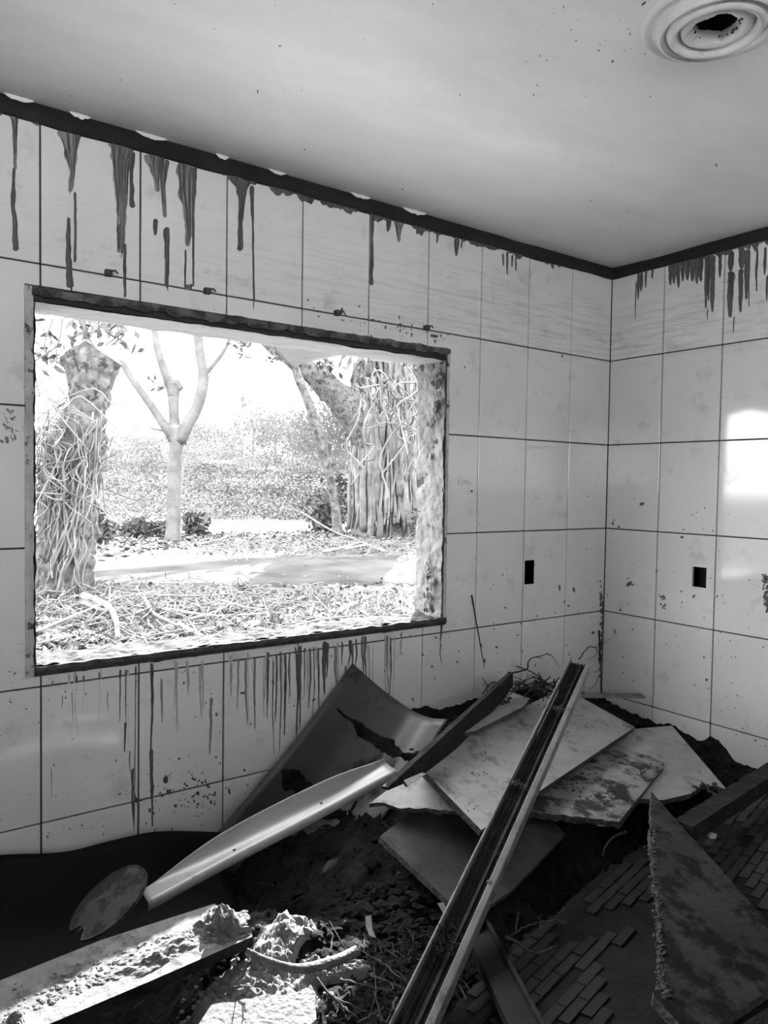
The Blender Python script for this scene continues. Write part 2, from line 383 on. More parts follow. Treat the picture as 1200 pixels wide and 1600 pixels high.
# window: reveals and trim
win = empty('window_1', ((WX0+WX1)/2, 0, WZ0)); tag(win, 'glassless window opening in the tiled wall', kind='structure')
def rough_plane(name, P, nu, nv, amp, mat, seed, fr=14):
    m = MB(); vs = []
    for i in range(nu+1):
        for j in range(nv+1):
            p, nr = P(i/nu, j/nv); d = amp*fbm((p.x*fr+seed, p.y*fr, p.z*fr), 5)
            vs.append(p+nr*d)
    m.add(vs, [(i*(nv+1)+j, (i+1)*(nv+1)+j, (i+1)*(nv+1)+j+1, i*(nv+1)+j+1) for i in range(nu) for j in range(nv)])
    return m.build(name, mat, parent=win, smooth=False)
rough_plane('jamb', lambda u,v: (Vector((WX1-.006, u*WT-.004, lerp(WZ0, WZ1, v))), Vector((-1,0,0))), 26, 150, .012, T['plaster'], 1)
rough_plane('jamb', lambda u,v: (Vector((WX0+.006, u*WT-.004, lerp(WZ0, WZ1, v))), Vector((1,0,0))), 10, 60, .006, T['plaster'], 2)
rough_plane('sill', lambda u,v: (Vector((lerp(WX0, WX1, v), u*WT-.004, WZ0+.008)), Vector((0,0,1))), 20, 170, .012, T['sill'], 3)
rough_plane('soffit', lambda u,v: (Vector((lerp(WX0, WX1, v), u*WT-.004, WZ1-.006)), Vector((0,0,-1))), 14, 120, .004, T['soffit'], 4)
# flakes of plaster hanging off the right jamb
fm = []
for k in range(34):
    hi_ = k < 16
    z = random.uniform(1.80, 2.03) if hi_ else random.uniform(.94, 1.12) if k < 26 else random.uniform(1.12, 1.8)
    y = random.uniform(.0, .05) if hi_ else random.uniform(.0, .09)
    s = random.uniform(.008, .024); m = MB(); p = Vector((WX1-.012-random.uniform(0,.012), y, z))
    pts = [p+Vector((random.uniform(-.012,.004), math.cos(a)*s*random.uniform(.5,1), math.sin(a)*s*random.uniform(.7,1.5))) for a in np.linspace(0, 6.283, 7)[:-1]]
    q = [x+Vector((.004,0,0)) for x in pts]; n = 6
    m.add(pts+q, [tuple(range(n)), tuple(range(2*n-1,n-1,-1))]+[(i,(i+1)%n,n+(i+1)%n,n+i) for i in range(n)])
    m.build('plaster_flake', T['plaster'] if random.random() < .6 else T['mudwall'], parent=win)
def trim_strip(name, p0, p1, wdir, width, thick, mat, seed, rag=.003, n=90):
    p0, p1, wdir = Vector(p0), Vector(p1), Vector(wdir); m = MB(); vs = []
    for i in range(n+1):
        p = lerp(p0, p1, i/n); a = rag*fbm((i*.23+seed, 1, 0), 4); b_ = width + rag*1.4*fbm((i*.31+seed, 7, 0), 4); th = thick*(1+.5*fbm((i*.4+seed, 9, 2), 3))
        o_ = Vector((0,-1,0))
        vs += [p+wdir*a, p+wdir*a+o_*th, p+wdir*b_*.5+o_*th*1.25, p+wdir*b_+o_*th*.8, p+wdir*b_]
    m.add(vs, [(i*5+k, i*5+5+k, i*5+6+k, i*5+k+1) for i in range(n) for k in range(4)] + [(0,1,2,3,4), tuple(n*5+k for k in range(5))])
    return m.build(name, mat, parent=win)
trim_strip('head_trim', (FR[0]+.02, .004, 2.084), (FR[1], .004, 2.090), (0,0,-1), .026, .012, T['trimwood'], 1, .009)
trim_strip('sill_trim', (FR[0]+.025, .004, .938), (FR[1], .004, .938), (0,0,-1), .028, .016, T['mudwall'], 2, .007)
trim_strip('side_trim', (FR[1], .004, .905), (FR[1], .004, 2.085), (-1,0,0), .012, .010, T['trimpaint'], 3, .001)
trim_strip('side_trim', (FR[1]-.013, .004, .915), (FR[1]-.013, .004, 2.07), (-1,0,0), .009, .005, T['mudwall'], 13, .002)
trim_strip('side_trim', (FR[0], .004, .905), (FR[0], .004, 2.085), (1,0,0), .024, .008, T['trimpaint'], 4, .003)
# anchor bolts above the window
for x, y in ((168,428), (322,456), (525,490), (664,513)):
    p = WL(x, y); m = MB().box(p+Vector((-.010,-.022,-.009)), p+Vector((.010,.002,.010)))
    m.tube([p+Vector((.004,-.018,.004)), p+Vector((.016,-.026,.008)), p+Vector((.026,-.02,.002))], .003, 6)
    m.build('anchor_stub', T['mudwall'], parent=wall_left)

# ---------------------------------------------------------------- runs, drips and specks on the walls (thin relief)
def run(wall, conv, pts, mat, relief=.002, seed=0, name='mud_run'):
    """pts: (x, y, width px). A raised dried run following them down the wall."""
    m = MB(); vs = []; nr = Vector((0,-1,0)) if wall is wall_left else Vector((-1,0,0))
    ys = [p[1] for p in pts]; n = max(6, int((ys[-1]-ys[0])/3))
    for i in range(n+1):
        y = lerp(ys[0], ys[-1], i/n); x = interp(ys, [p[0] for p in pts], y); wd = interp(ys, [p[2] for p in pts], y)
        x += .10*wd*fbm((y*.05+seed, 3.3, 0), 3) + .5*fbm((y*.03+seed, 8, 0), 2); wl = wd*.5*(1+.45*fbm((y*.05+seed, 1, 0), 2)); wr = wd*.5*(1+.45*fbm((y*.05+seed, 5, 0), 2))
        e = 1.0 if 0 < i < n else .4
        A, B, C_ = conv(x-wl*e, y), conv(x, y), conv(x+wr*e, y)
        vs += [A+nr*.0003, B+nr*(relief*e+.0006), C_+nr*.0003]
    m.add(vs, [(i*3+k, i*3+3+k, i*3+4+k, i*3+k+1) for i in range(n) for k in range(2)])
    return m.build(name, mat, parent=wall, smooth=True)
D = T['drip']
drL = [[(20,176,14),(23,200,8),(24,265,5)], [(22,262,4),(20,320,7),(24,345,7),(24,392,11)],
 [(110,196,48),(111,215,32),(111,240,18),(113,270,9),(110,300,7)], [(107,340,5),(107,400,8),(110,450,14)], [(117,300,4),(118,360,4),(117,410,5)],
 [(193,222,50),(188,240,30),(188,270,24),(190,310,17),(190,360,14),(188,395,11)], [(186,350,6),(188,392,9)], [(195,380,5),(195,465,5)], [(207,238,9),(205,280,5),(207,325,9)],
 [(246,240,46),(243,260,22),(245,280,10),(246,300,6)], [(243,342,9),(242,368,5)], [(256,250,16),(254,290,8),(258,340,6)], [(260,355,9),(261,400,7),(260,450,6)],
 [(292,254,30),(291,290,26),(293,325,16),(295,360,12),(293,385,6)], [(303,262,10),(302,330,4),(302,448,3)], [(290,390,3),(289,450,3)], [(295,444,13),(294,454,8)],
 [(372,276,46),(378,292,16),(377,320,9),(375,350,7),(375,392,9)], [(393,290,8),(395,350,3),(397,470,2.5)],
 [(581,336,6),(581,400,5),(580,446,7)], [(607,344,8),(606,362,4)], [(624,342,18),(623,358,10),(623,378,4)], [(652,358,4),(652,366,5)], [(684,364,3),(683,380,3)],
 [(714,372,8),(713,400,4)], [(722,376,3),(721,388,2)], [(792,394,4),(793,430,2)], [(800,398,4),(800,418,2)], [(806,400,3),(806,424,2)], [(786,396,4),(786,416,2)], [(863,412,6),(864,420,3)]]
T['midrun'] = M('thin_mud_film', .20, .4, .6, 30, stretch=(3,3,.25))
def strands(wall, conv, d, relief, seed):
    r = random.Random(int(seed*10)+1); wm = max(p[2] for p in d)
    if wm < 8: run(wall, conv, d, D, relief, seed); return
    y0, y1 = d[0][1], d[-1][1]; run(wall, conv, d, T['midrun'] if wm > 12 and r.random() < .5 else D, relief*.4, seed)
    n = max(2, int(wm/6))
    for q in range(n):
        u_ = (q+.5)/n-.5+r.uniform(-.12,.12); a_ = y0+(y1-y0)*(0 if r.random() < .7 else r.uniform(0,.4)); b2 = y0+(y1-y0)*r.uniform(.45,1.08)
        pts = []
        for yy in np.linspace(a_, b2, 7):
            wx = interp([p[1] for p in d], [p[2] for p in d], yy); pts.append((interp([p[1] for p in d], [p[0] for p in d], yy)+u_*wx*.9, yy, max(1.6, wx/n*r.uniform(.6,1.2))))
        pts[-1] = (pts[-1][0], pts[-1][1], max(1.2, pts[-1][2]*.5)); run(wall, conv, pts, D, relief, seed+q*.37)
for k, d in enumerate(drL): strands(wall_left, WL, d, .0035, k*3.1)
drR = [(998,424,468,5),(1003,424,456,6),(1010,422,450,4),(1020,420,436,4),(1048,412,446,7),(1054,410,444,8),(1061,410,450,7),(1068,408,440,6),(1075,406,438,9),(1083,404,440,9),(1090,402,444,8),(1096,400,440,9),
 (1104,398,482,6),(1108,398,470,6),(1114,398,488,9),(1126,396,434,6),(1143,392,424,10),(1142,424,496,11),(1160,390,420,12),(1158,420,488,8),(1167,390,468,7),(1171,390,480,3),(1183,388,456,4),(1196,386,430,5),(1199,430,470,4),(1147,494,522,2),(1106,482,500,2),(994,440,500,2)]
for k, (x, a, b_, w_) in enumerate(drR): run(wall_right, WR, [(x, a, w_), (x-1, lerp(a,b_,.6), w_*.9), (x-1, b_, w_*.45)], D, .003, k*2.3+50)
# ragged mud beard under the head strip
def beard(wall, conv, xs, ytop, ybot, seed, amp):
    m = MB(); vs = []; nr = Vector((0,-1,0)) if wall is wall_left else Vector((-1,0,0)); n = 260
    for i in range(n+1):
        x = lerp(xs[0], xs[1], i/n); yt = interp(*ytop, x); yb = yt+ybot + amp*max(-.5, fbm((x*.045+seed, 0, 0), 5))
        vs += [conv(x, yt)+nr*.0015, conv(x, (yt+yb)/2)+nr*.004, conv(x, yb)+nr*.0005]
    m.add(vs, [(i*3+k, i*3+3+k, i*3+4+k, i*3+k+1) for i in range(n) for k in range(2)])
    return m.build('mud_beard', D, parent=wall)
beard(wall_left, WL, (0, 300), ([0,100,200,300],[174,190,216,244]), 7, 1, 12)
beard(wall_left, WL, (345, 960), ([345,475,600,755,900,960],[262,304,334,376,410,424]), 9, 5, 14)
beard(wall_right, WR, (1045, 1210), ([1045,1210],[405,368]), 14, 8, 24)
# runs below the sill
F_ = T['faint']; T['paleRun'] = M('pale_run', .38, .4, .3, 30, stretch=(1,1,.3))
low = [(188,1046,1130,4,1),(197,1046,1130,4,1),(196,1128,1176,6,1),(203,1172,1210,3,1),(208,1200,1290,6,1),(212,1040,1300,3,1),(237,1036,1180,5,1),(236,1170,1292,6,1),(155,1050,1130,3,0),(131,1055,1110,4,0),(112,1080,1130,2,1),(97,1085,1108,2.5,1),(168,1080,1112,2.5,1),(80,1200,1250,1.6,1),
 (420,1030,1100,3,1),(427,1032,1180,2.5,1),(432,1022,1130,4,1),(438,1018,1175,3,1),(446,1022,1150,5,1),(452,1020,1090,3,1),(470,1008,1140,3,1),(476,1012,1090,2,1),(484,1012,1108,3.5,1),(490,1010,1130,2,1),(497,1012,1128,3,1),(507,1002,1085,7,1),(512,1004,1060,4,1),
 (535,1004,1040,3,1),(548,1000,1034,3,1),(556,998,1050,3,1),(566,994,1052,3,1),(571,994,1056,4,1),(605,992,1082,2.2,1),(628,988,1000,2,1),(690,974,1004,4,1),(689,1004,1040,1.8,1),
 (372,1030,1110,5,0),(384,1030,1130,7,0),(398,1028,1140,6,0),(362,1036,1090,3,0),(252,1060,1130,4,0),(330,1090,1180,5,0),(525,1010,1070,6,0),(540,1040,1090,4,0)]
for k, (x, a, b_, w_, dk) in enumerate(low): run(wall_left, WL, [(x, a, w_), (x+random.uniform(-1.5,1.5), lerp(a,b_,.5), w_*.8), (x+random.uniform(-3,3), b_, w_*.35)], D if dk else F_, .001 if dk else .0004, 100+k)
_r2 = random.Random(88)
for k in range(44):
    x = _r2.uniform(355, 640) if k < 32 else _r2.uniform(90, 340); y0 = lerp(1062, 985, (x-40)/650)+_r2.uniform(-4,10); y1 = y0+_r2.uniform(25,130); w_ = _r2.uniform(1.5,6)
    run(wall_left, WL, [(x, y0, w_), (x+_r2.uniform(-2,2), (y0+y1)/2, w_*.8), (x+_r2.uniform(-3,3), y1, w_*.3)], T['paleRun'] if _r2.random() < .75 else D, .0003, 300+k)
def specks(wall, conv, n, area, szf, seed, mat, name='mud_specks'):
    r = random.Random(seed); m = MB(); nr = {0: Vector((0,-1,0)), 1: Vector((-1,0,0)), 2: Vector((0,0,-1))}[0 if conv is WL else 1 if conv is WR else 2]
    for k in range(n):
        x, y = area(r)
        s = szf(r); a = r.uniform(0, 3.14); el = r.choice((1,1,1.5,2.6)); P = []
        if r.random() < .5: a = math.pi/2+r.uniform(-.2,.2)
        for q in range(6):
            t = q*math.pi/3; ca, sa = math.cos(t)*s*el*r.uniform(.7,1.2), math.sin(t)*s*r.uniform(.6,1.2)
            P.append(conv(x+ca*math.cos(a)-sa*math.sin(a), y+ca*math.sin(a)+sa*math.cos(a))+nr*.0004)
        cc = conv(x, y)+nr*.0016; m.add(P+[cc], [(q, (q+1)%6, 6) for q in range(6)])
    return tag(m.build(name, mat, parent=wall, fix=False), kind='stuff')
def inwin(x, y): return 36 < x < 704 and lerp(440, 540, (x-36)/668) < y < lerp(1062, 978, (x-36)/668)
def areaL(r):
    while True:
        x = r.uniform(0, 940); y = r.uniform(1000, 1330)-.11*x*(1 if x < 700 else .9) if r.random() < .78 else r.uniform(480, 1050)
        if not inwin(x, y) and y < 1330-.28*x+60: return x, y
specks(wall_left, WL, 520, areaL, lambda r: min(3.2, .45+r.expovariate(2.0)), 5, T['drip'])
specks(wall_left, WL, 130, lambda r: (r.gauss(300,40), r.gauss(1240,14)), lambda r: .5+r.expovariate(1.6), 15, T['drip'])
specks(wall_right, WR, 150, lambda r: (lambda x: (x, r.uniform(720, 1080)+.35*(x-950)))(r.uniform(948, 1215)), lambda r: .4+r.expovariate(2.4), 6, T['drip'])
specks(wall_right, WR, 20, lambda r: r.choice(((982,914),(1030,935),(1036,948)))[0:2] and (lambda c_: (c_[0]+r.gauss(0,3.5), c_[1]+r.gauss(0,2.5)))(r.choice(((981,914),(1031,933),(1036,948)))), lambda r: r.uniform(.8,2.2), 8, T['drip'])
specks(wall_left, WL, 60, lambda r: (lambda x: (x, lerp(470, 525, (x-400)/300)+r.gauss(0,9)))(r.uniform(480, 700)), lambda r: .5+r.expovariate(1.2), 9, T['drip'])
specks(wall_left, WL, 60, lambda r: (942-abs(r.gauss(0,2.5)), r.uniform(905, 1060)), lambda r: .6+r.expovariate(.9), 10, T['drip'])
specks(wall_right, WR, 70, lambda r: (1199+r.gauss(0,3.5), r.uniform(898,956)), lambda r: r.uniform(.8,3.0), 18, T['drip'])
CE = lambda x, y: U(x, y, z=HC)
def areaC(r):
    while True:
        x, y = r.uniform(0, 1200), r.uniform(0, 380)
        if r.random() < .55: x, y = r.gauss(960, 120), abs(r.gauss(60, 60))
        if y < 150+.27*x-15 and (x < 980 or y < 400-.2*(x-960)) and 0 < x < 1200: return x, y
specks(ceil, CE, 110, areaC, lambda r: .35+r.expovariate(2.6), 12, T['drip'], 'dark_specks')

for x0, y0, x1, y1 in ((716,748,716,759),(721,748,721,759),(716,754,721,753),(724,759,725,749),(725,749,728,755),(728,755,730,749),(730,749,731,759),(737,752,734,753),(734,753,734,758),(734,758,738,758)):
    run(wall_left, WL, [(x0, y0, .9), (x1, max(y1, y0+.5), .9)] if y1 >= y0 else [(x1, y1, .9), (x0, y0, .9)], T['midrun'], .0003, 3, 'scribble')
specks(wall_left, WL, 50, lambda r: (r.gauss(14,7), r.uniform(640,690)), lambda r: .4+r.expovariate(1.4), 33, T['midrun'])
# ================================================================ RUBBLE
def plane_of(p3):
    a, b, c_ = [U(x, y, z=z) for x, y, z in p3]; n = (b-a).cross(c_-a).normalized()
    if n.z < 0: n = -n
    return a, n
def onplane(x, y, pl):
    d = Vector(ray(x, y)); o = Vector(CAM); return o + d*((pl[0]-o).dot(pl[1])/d.dot(pl[1]))
def board(name, label, cat, px, p3, th, mat, rag=(), ragamp=.006, seed=0, edge=None, bow=0.0, group=None):
    pl = plane_of(p3); n = pl[1]; P = [onplane(x, y, pl) for x, y in px]; top = []; ragged = []
    for i, p in enumerate(P):
        q = P[(i+1)%len(P)]; L_ = (q-p).length; k = max(1, int(L_/.012)) if i in rag else max(1, int(L_/.15))
        d = (q-p).normalized(); s = n.cross(d)
        for j in range(k):
            t = j/k; e = Vector((0,0,0))
            if i in rag and j > 0: e = s*ragamp*fbm((t*L_*40+seed, i*3.7, seed), 4)*1.6
            top.append(p+d*L_*t+e); ragged.append(i in rag)
    N_ = len(top); c_ = sum(top, Vector())/N_
    bot = [q - n*th*(1+(.25*fbm((q.x*60, q.y*60, seed), 2) if ragged[i] else 0)) + ((c_-q).normalized()*random.uniform(-.004,.008) if ragged[i] else Vector()) for i, q in enumerate(top)]
    bm = bmesh.new(); tv = [bm.verts.new(q-c_) for q in top]; bv = [bm.verts.new(q-c_) for q in bot]
    ft = bm.faces.new(tv); fb = bm.faces.new(list(reversed(bv))); sides = []
    for i in range(N_): 
        f = bm.faces.new((tv[i], bv[i], bv[(i+1)%N_], tv[(i+1)%N_])); f.material_index = 1; sides.append(f)
    bmesh.ops.triangulate(bm, faces=[ft, fb]); bmesh.ops.recalc_face_normals(bm, faces=bm.faces)
    me = bpy.data.meshes.new(name); bm.to_mesh(me); bm.free(); me.materials.append(mat); me.materials.append(edge or T['edge'])
    o = bpy.data.objects.new(name, me); o.location = c_; COL.objects.link(o); o['_n'] = list(n)
    del o['_n']
    return tag(o, label, cat, group), pl

B1, PD = board('flat_board', 'long pale flat board lying under the metal channel', 'board', [(648,1190),(752,1297),(992,1136),(880,1074)], [(648,1190,.57),(752,1297,.46),(992,1136,.44)], .022, T['board'], seed=1)
B2, PE = board('flat_board', 'pale board corner poking out beneath the dark tapered plank', 'board', [(706,1148),(793,1079),(828,1091),(816,1105),(742,1142)], [(793,1079,.615),(706,1148,.60),(828,1091,.60)], .015, T['board'], rag=(2,), seed=2)
B3, PF = board('flat_board', 'mud-blotched pale board with crumbs, right of the channel', 'board', [(905,1140),(958,1161),(1038,1191),(1036,1200),(967,1284),(900,1276),(838,1269),(800,1265)], [(958,1161,.40),(1038,1191,.38),(967,1284,.365)], .024, T['boarddirty'], rag=(4,5,6), ragamp=.006, seed=3)
B4, PG = board('flat_board', 'clean pale board with a chipped corner near the right wall', 'board', [(960,1142),(990,1139),(1050,1134),(1137,1235),(1120,1228),(1096,1228),(1080,1240),(1036,1250),(960,1245)], [(1050,1134,.395),(1137,1235,.34),(1036,1250,.35)], .020, T['board'], rag=(3,4,5), ragamp=.003, seed=4)
B5, PH = board('mouldy_sheet', 'large dark mouldy triangular panel with a crumbling left edge', 'panel', [(1018,1237),(1060,1285),(1110,1340),(1230,1475),(1225,1530),(1085,1625),(1022,1556),(1031,1510),(1030,1420),(1022,1370),(1016,1300)], [(1018,1237,.46),(1200,1440,.36),(1030,1545,.36)], .030, T['boardblack'], rag=(6,7,8,9,10), ragamp=.006, seed=5)
B6, PI = board('flat_board', 'dark grey board under the long pale board', 'board', [(593,1307),(648,1265),(760,1230),(912,1272),(800,1390),(733,1438)], [(593,1307,.43),(733,1438,.32),(912,1272,.31)], .018, T['boarddark'], seed=6)
B7, PJ = board('broken_board', 'small pale broken board with a torn lower edge', 'board', [(577,1256),(621,1222),(680,1200),(720,1268),(660,1263),(620,1262),(600,1254)], [(577,1256,.49),(640,1215,.51),(706,1268,.465)], .014, T['board'], rag=(3,4,5,6), ragamp=.006, seed=7)
# white chip on it
board('board_chip', 'little white chip on the torn board beside the plank tip', 'chip', [(631,1219),(659,1207),(666,1209),(637,1228)], [(631,1219,.59),(666,1209,.59),(637,1228,.575)], .012, T['chip'], seed=8)
board('board_chip', 'pale pointed splinter beside the channel', 'chip', [(683,1411),(692,1410),(708,1436),(700,1440)], [(683,1411,.36),(700,1440,.33),(708,1436,.34)], .008, T['board'], seed=9)
B9, PO = board('timber_batten', 'dark narrow batten crossing under the channel', 'batten', [(712,1420),(742,1404),(860,1625),(806,1625)], [(712,1420,.27),(806,1600,.33),(850,1600,.33)], .024, T['batten'], seed=10, edge=T['batten'])
m = MB(); pl = PO
a, b_ = onplane(744,1408,pl), onplane(858,1622,pl); sd_ = (onplane(700,1500,pl)-onplane(760,1500,pl)).normalized()
m.extrude([(0,0),(.010,0),(.010,.014),(0,.014)], a, b_, sd_, pl[1]); m.build('raised_lip', T['oldwood'], parent=B9)

# mud lumps sitting on boards
def lumps(parent, spots, mat, seed, name='mud_crumbs'):
    r = random.Random(seed); m = MB()
    for p, n, s in spots:
        ico(m, p+n*s*.3, s, r, n)
    return tag(m.build(name, mat, parent=parent, smooth=False), kind='stuff')
_ico = None
def ico(m, p, s, r, n=None, sub=1, flat=1.0):
    global _ico
    if _ico is None:
        _ico = {}
        for k in (1, 2):
            bm = bmesh.new(); bmesh.ops.create_icosphere(bm, subdivisions=k, radius=1); _ico[k] = ([v.co.copy() for v in bm.verts], [tuple(v.index for v in f.verts) for f in bm.faces]); bm.free()
    vs, fs = _ico[sub]; sx, sy, sz = s*r.uniform(.7,1.4), s*r.uniform(.6,1.2), s*r.uniform(.45,.85)*flat; an = r.uniform(0, 6.28); ca, sa = math.cos(an), math.sin(an)
    o_ = r.uniform(0, 99); out = []
    for v in vs:
        k = 1+.45*mnoise.noise(v*1.4+Vector((o_,0,0)))+.3*mnoise.noise(v*3.1+Vector((o_,7,0))); x, y, z = v.x*sx*k, v.y*sy*k, v.z*sz*k
        out.append((p[0]+x*ca-y*sa, p[1]+x*sa+y*ca, p[2]+z))
    m.add(out, fs)
def on(pl, lst, n, spread, smin, smax, seed):
    r = random.Random(seed); return [(onplane(cx+r.gauss(0, spread), cy+r.gauss(0, spread*.6), pl), pl[1], r.uniform(smin, smax)) for (cx, cy) in lst for _ in range(n)]
lumps(B3, on(PF, [(895,1230),(925,1215),(945,1246),(960,1240),(1000,1205)], 14, 9, .002, .007, 1), T['mudwall'], 1)
lumps(B2, on(PE, [(782,1096),(790,1094)], 12, 5, .004, .009, 2), T['mudwall'], 2)
lumps(B1, on(PD, [(755,1120),(700,1150),(760,1180),(750,1210),(740,1260),(890,1140)], 9, 9, .001, .0035, 3), T['mudwall'], 3)
lumps(B4, on(PG, [(1105,1230),(1090,1231),(1120,1233)], 10, 6, .004, .010, 4), T['mudwall'], 4)
lumps(B5, on(PH, [(lerp(1018,1024,t) if t < .4 else lerp(1022,1034,t), lerp(1300,1550,t)) for t in np.linspace(0,1,60)], 7, 3.2, .0015, .005, 5)+on(PH, [(1038,1545),(1044,1555)], 10, 5, .003, .007, 6), T['edge'], 5)

# ---- curved sheets
def surf(name, rows, mat, thick, parent=None, smooth=True):
    m = MB(); nr, nc = len(rows), len(rows[0])
    m.add([p for r_ in rows for p in r_], [(i*nc+j, (i+1)*nc+j, (i+1)*nc+j+1, i*nc+j+1) for i in range(nr-1) for j in range(nc-1)])
    o = m.build(name, mat, parent=parent, smooth=smooth)
    md = o.modifiers.new('solid', 'SOLIDIFY'); md.thickness = thick; md.offset = 0
    return o
prof = smoothpath([U(551,1037,Y=-.02), U(598,1078,Y=-.055), U(640,1108,Y=-.14), U(672,1122,Y=-.24), U(700,1124,z=.61)], 22)
gen = U(338,1302,Y=-.05)-U(551,1037,Y=-.02)
A_ = surf('bent_sheet', [[p+gen*t+Vector((0,-.02*math.sin(math.pi*t),0)) for p in prof] for t in np.linspace(0, 1.12, 26)], T['sheet'], .005)
tag(A_, 'large dark bent sheet leaning on the wall under the window', 'sheet')
m = MB(); r = random.Random(3)
for k in range(70):
    t = r.uniform(.1,.9); p = lerp(U(625,1175,Y=-.15), U(680,1180,z=.55), t)+Vector((r.gauss(0,.02), r.gauss(0,.02), r.gauss(0,.004))); ico(m, p, r.uniform(.004,.011), r, flat=.5)
tag(m.build('mud_crumbs', T['mud'], parent=A_), kind='stuff')
profA = prof
def smear(s0, s1, tc, tw, seed):
    m = MB(); vs = []; n = 60; K = 10
    for i in range(n+1):
        u_ = i/n; sv = lerp(s0, s1, u_)*22; k = min(int(sv), 21); p = lerp(profA[k], profA[k+1], sv-k); e = math.sin(math.pi*u_)**.5
        lo = tc-tw*e*(.6+.8*fbm((u_*5+seed, 0, 0), 4)); hi = tc+tw*e*(.6+.8*fbm((u_*5+seed, 4, 0), 4))
        for j in range(K+1):
            t = lerp(lo, hi, j/K); q = p+gen*t+Vector((0,-.02*math.sin(math.pi*min(1,t)),0)); vs.append(q+Vector((-.35,-.6,.7))*(.0045+.004*math.sin(math.pi*j/K)*(1+fbm(q*60, 3))))
    m.add(vs, [(i*(K+1)+j, (i+1)*(K+1)+j, (i+1)*(K+1)+j+1, i*(K+1)+j+1) for i in range(n) for j in range(K)])
    tag(m.build('mud_smear', T['mud'], parent=A_), 'dark mud smear')
smear(.08, .95, .23, .05, 1); smear(.05, .6, .62, .09, 5)
# white curved strip
tp = smoothpath([U(226,1388,z=.37), U(345,1303,z=.44), U(500,1223,z=.51), U(596,1186,z=.56)], 40)
lw = smoothpath([U(231,1409,z=.335), U(345,1347,z=.39), U(480,1277,z=.465), U(618,1203,z=.535)], 40)
rows = []; axs = lw[-1]-lw[0]; axs.z = 0; axs.normalize(); bk = Vector((-axs.y, axs.x, 0))
if bk.y < 0: bk = -bk
tpx = [(226,1390),(345,1303),(500,1223),(600,1186)]; tpx = smoothpath([Vector((x, y, 0)) for x, y in tpx], 40)
for q, b_ in zip(tpx, lw):
    o_ = b_+bk*.062; d = Vector(ray(q.x, q.y)); a = Vector(CAM)+d*((o_-Vector(CAM)).dot(bk)/d.dot(bk)); c1 = b_+bk*.060+Vector((0,0,.004))
    c0 = Vector((o_.x, o_.y, lerp(b_.z, a.z, .25))); c1 = b_+bk*.045+Vector((0,0,.002)); row = [a*(1-t)**3+c0*3*t*(1-t)**2+c1*3*t*t*(1-t)+b_*t**3 for t in np.linspace(0, 1, 16)]
    row += [b_-bk*.006+Vector((0,0,-.003)), b_-bk*.008+Vector((0,0,-.022))]; rows.append(row)
Bw = surf('fascia_strip', rows, T['white'], .004); tag(Bw, 'long white curved plastic strip sloping down to the left', 'strip')
for x, y in ((366,1328),(502,1255)):
    p = U(x, y, z=interp([228,612],[.36,.56],x)+.008); m = MB(); ico(m, p, .005, random.Random(1)); m.build('nail_hole', T['black'], parent=Bw)
# dark tapered plank
a, b_ = U(798,1052,z=.71), U(602,1232,z=.585); m = MB(); n = 40; vs = []
ax = (b_-a).normalized(); sd_ = ax.cross(Vector((0,0,1))).normalized(); up = sd_.cross(ax)
for i in range(n+1):
    t = i/n; p = lerp(a, b_, t); h = interp([0,.1,.55,.8,1],[.050,.075,.085,.06,.004],t); wv = .004*fbm((t*9,0,0),3); w_ = .010
    vs += [p-sd_*w_+up*(.006+wv), p+sd_*w_+up*(.006-wv), p+sd_*(w_+.004)-up*h, p-sd_*w_-up*h]
m.add(vs, [(i*4+k, i*4+4+k, i*4+4+(k+1)%4, i*4+(k+1)%4) for i in range(n) for k in range(4)]+[(0,1,2,3), tuple(n*4+k for k in (3,2,1,0))])
tag(m.build('tapered_plank', T['oldwood']), 'dark tapered plank set on edge, pointing down left', 'plank')

# ---- the long channel
ch = empty('window_channel', U(650,1600,z=.40)); tag(ch, 'long metal-edged channel rail lying diagonally over the boards', 'rail')
a, b_ = U(908,1033,z=.765), U(634,1625,z=.305); ax = (b_-a).normalized(); up0 = Vector((-.45,-.35,1)).normalized(); sd_ = up0.cross(ax).normalized(); up = ax.cross(sd_)
HWD = .043
if (Vector(_r)).dot(sd_) < 0: sd_ = -sd_
# wooden core with long grooves
prof = [(-HWD+.006,-.03)]
xs = np.linspace(-HWD+.006, HWD-.017, 15)
for i, x in enumerate(xs): prof.append((x, [-.004,-.010,-.003,-.012][i%4]-.003*(i%3)))
prof += [(HWD-.017,-.03)]
MB().extrude(prof, a+ax*.01, b_, sd_, up).build('wooden_core', T['darkwood'], parent=ch)
MB().extrude([(-HWD,-.032),(-HWD+.003,-.032),(-HWD+.003,.012),(-HWD+.002,.015),(-HWD-.002,.015),(-HWD-.003,.012)], a, b_, sd_, up).build('edge_flange', T['metal'], parent=ch)
a2 = a+ax*.045
MB().extrude([(HWD-.018,-.03),(HWD-.016,.012),(HWD-.014,.014),(HWD,.010),(HWD+.002,.007),(HWD+.002,-.032),(HWD-.002,-.032)], a2, b_, sd_, up).build('flat_flange', T['metal'], parent=ch)
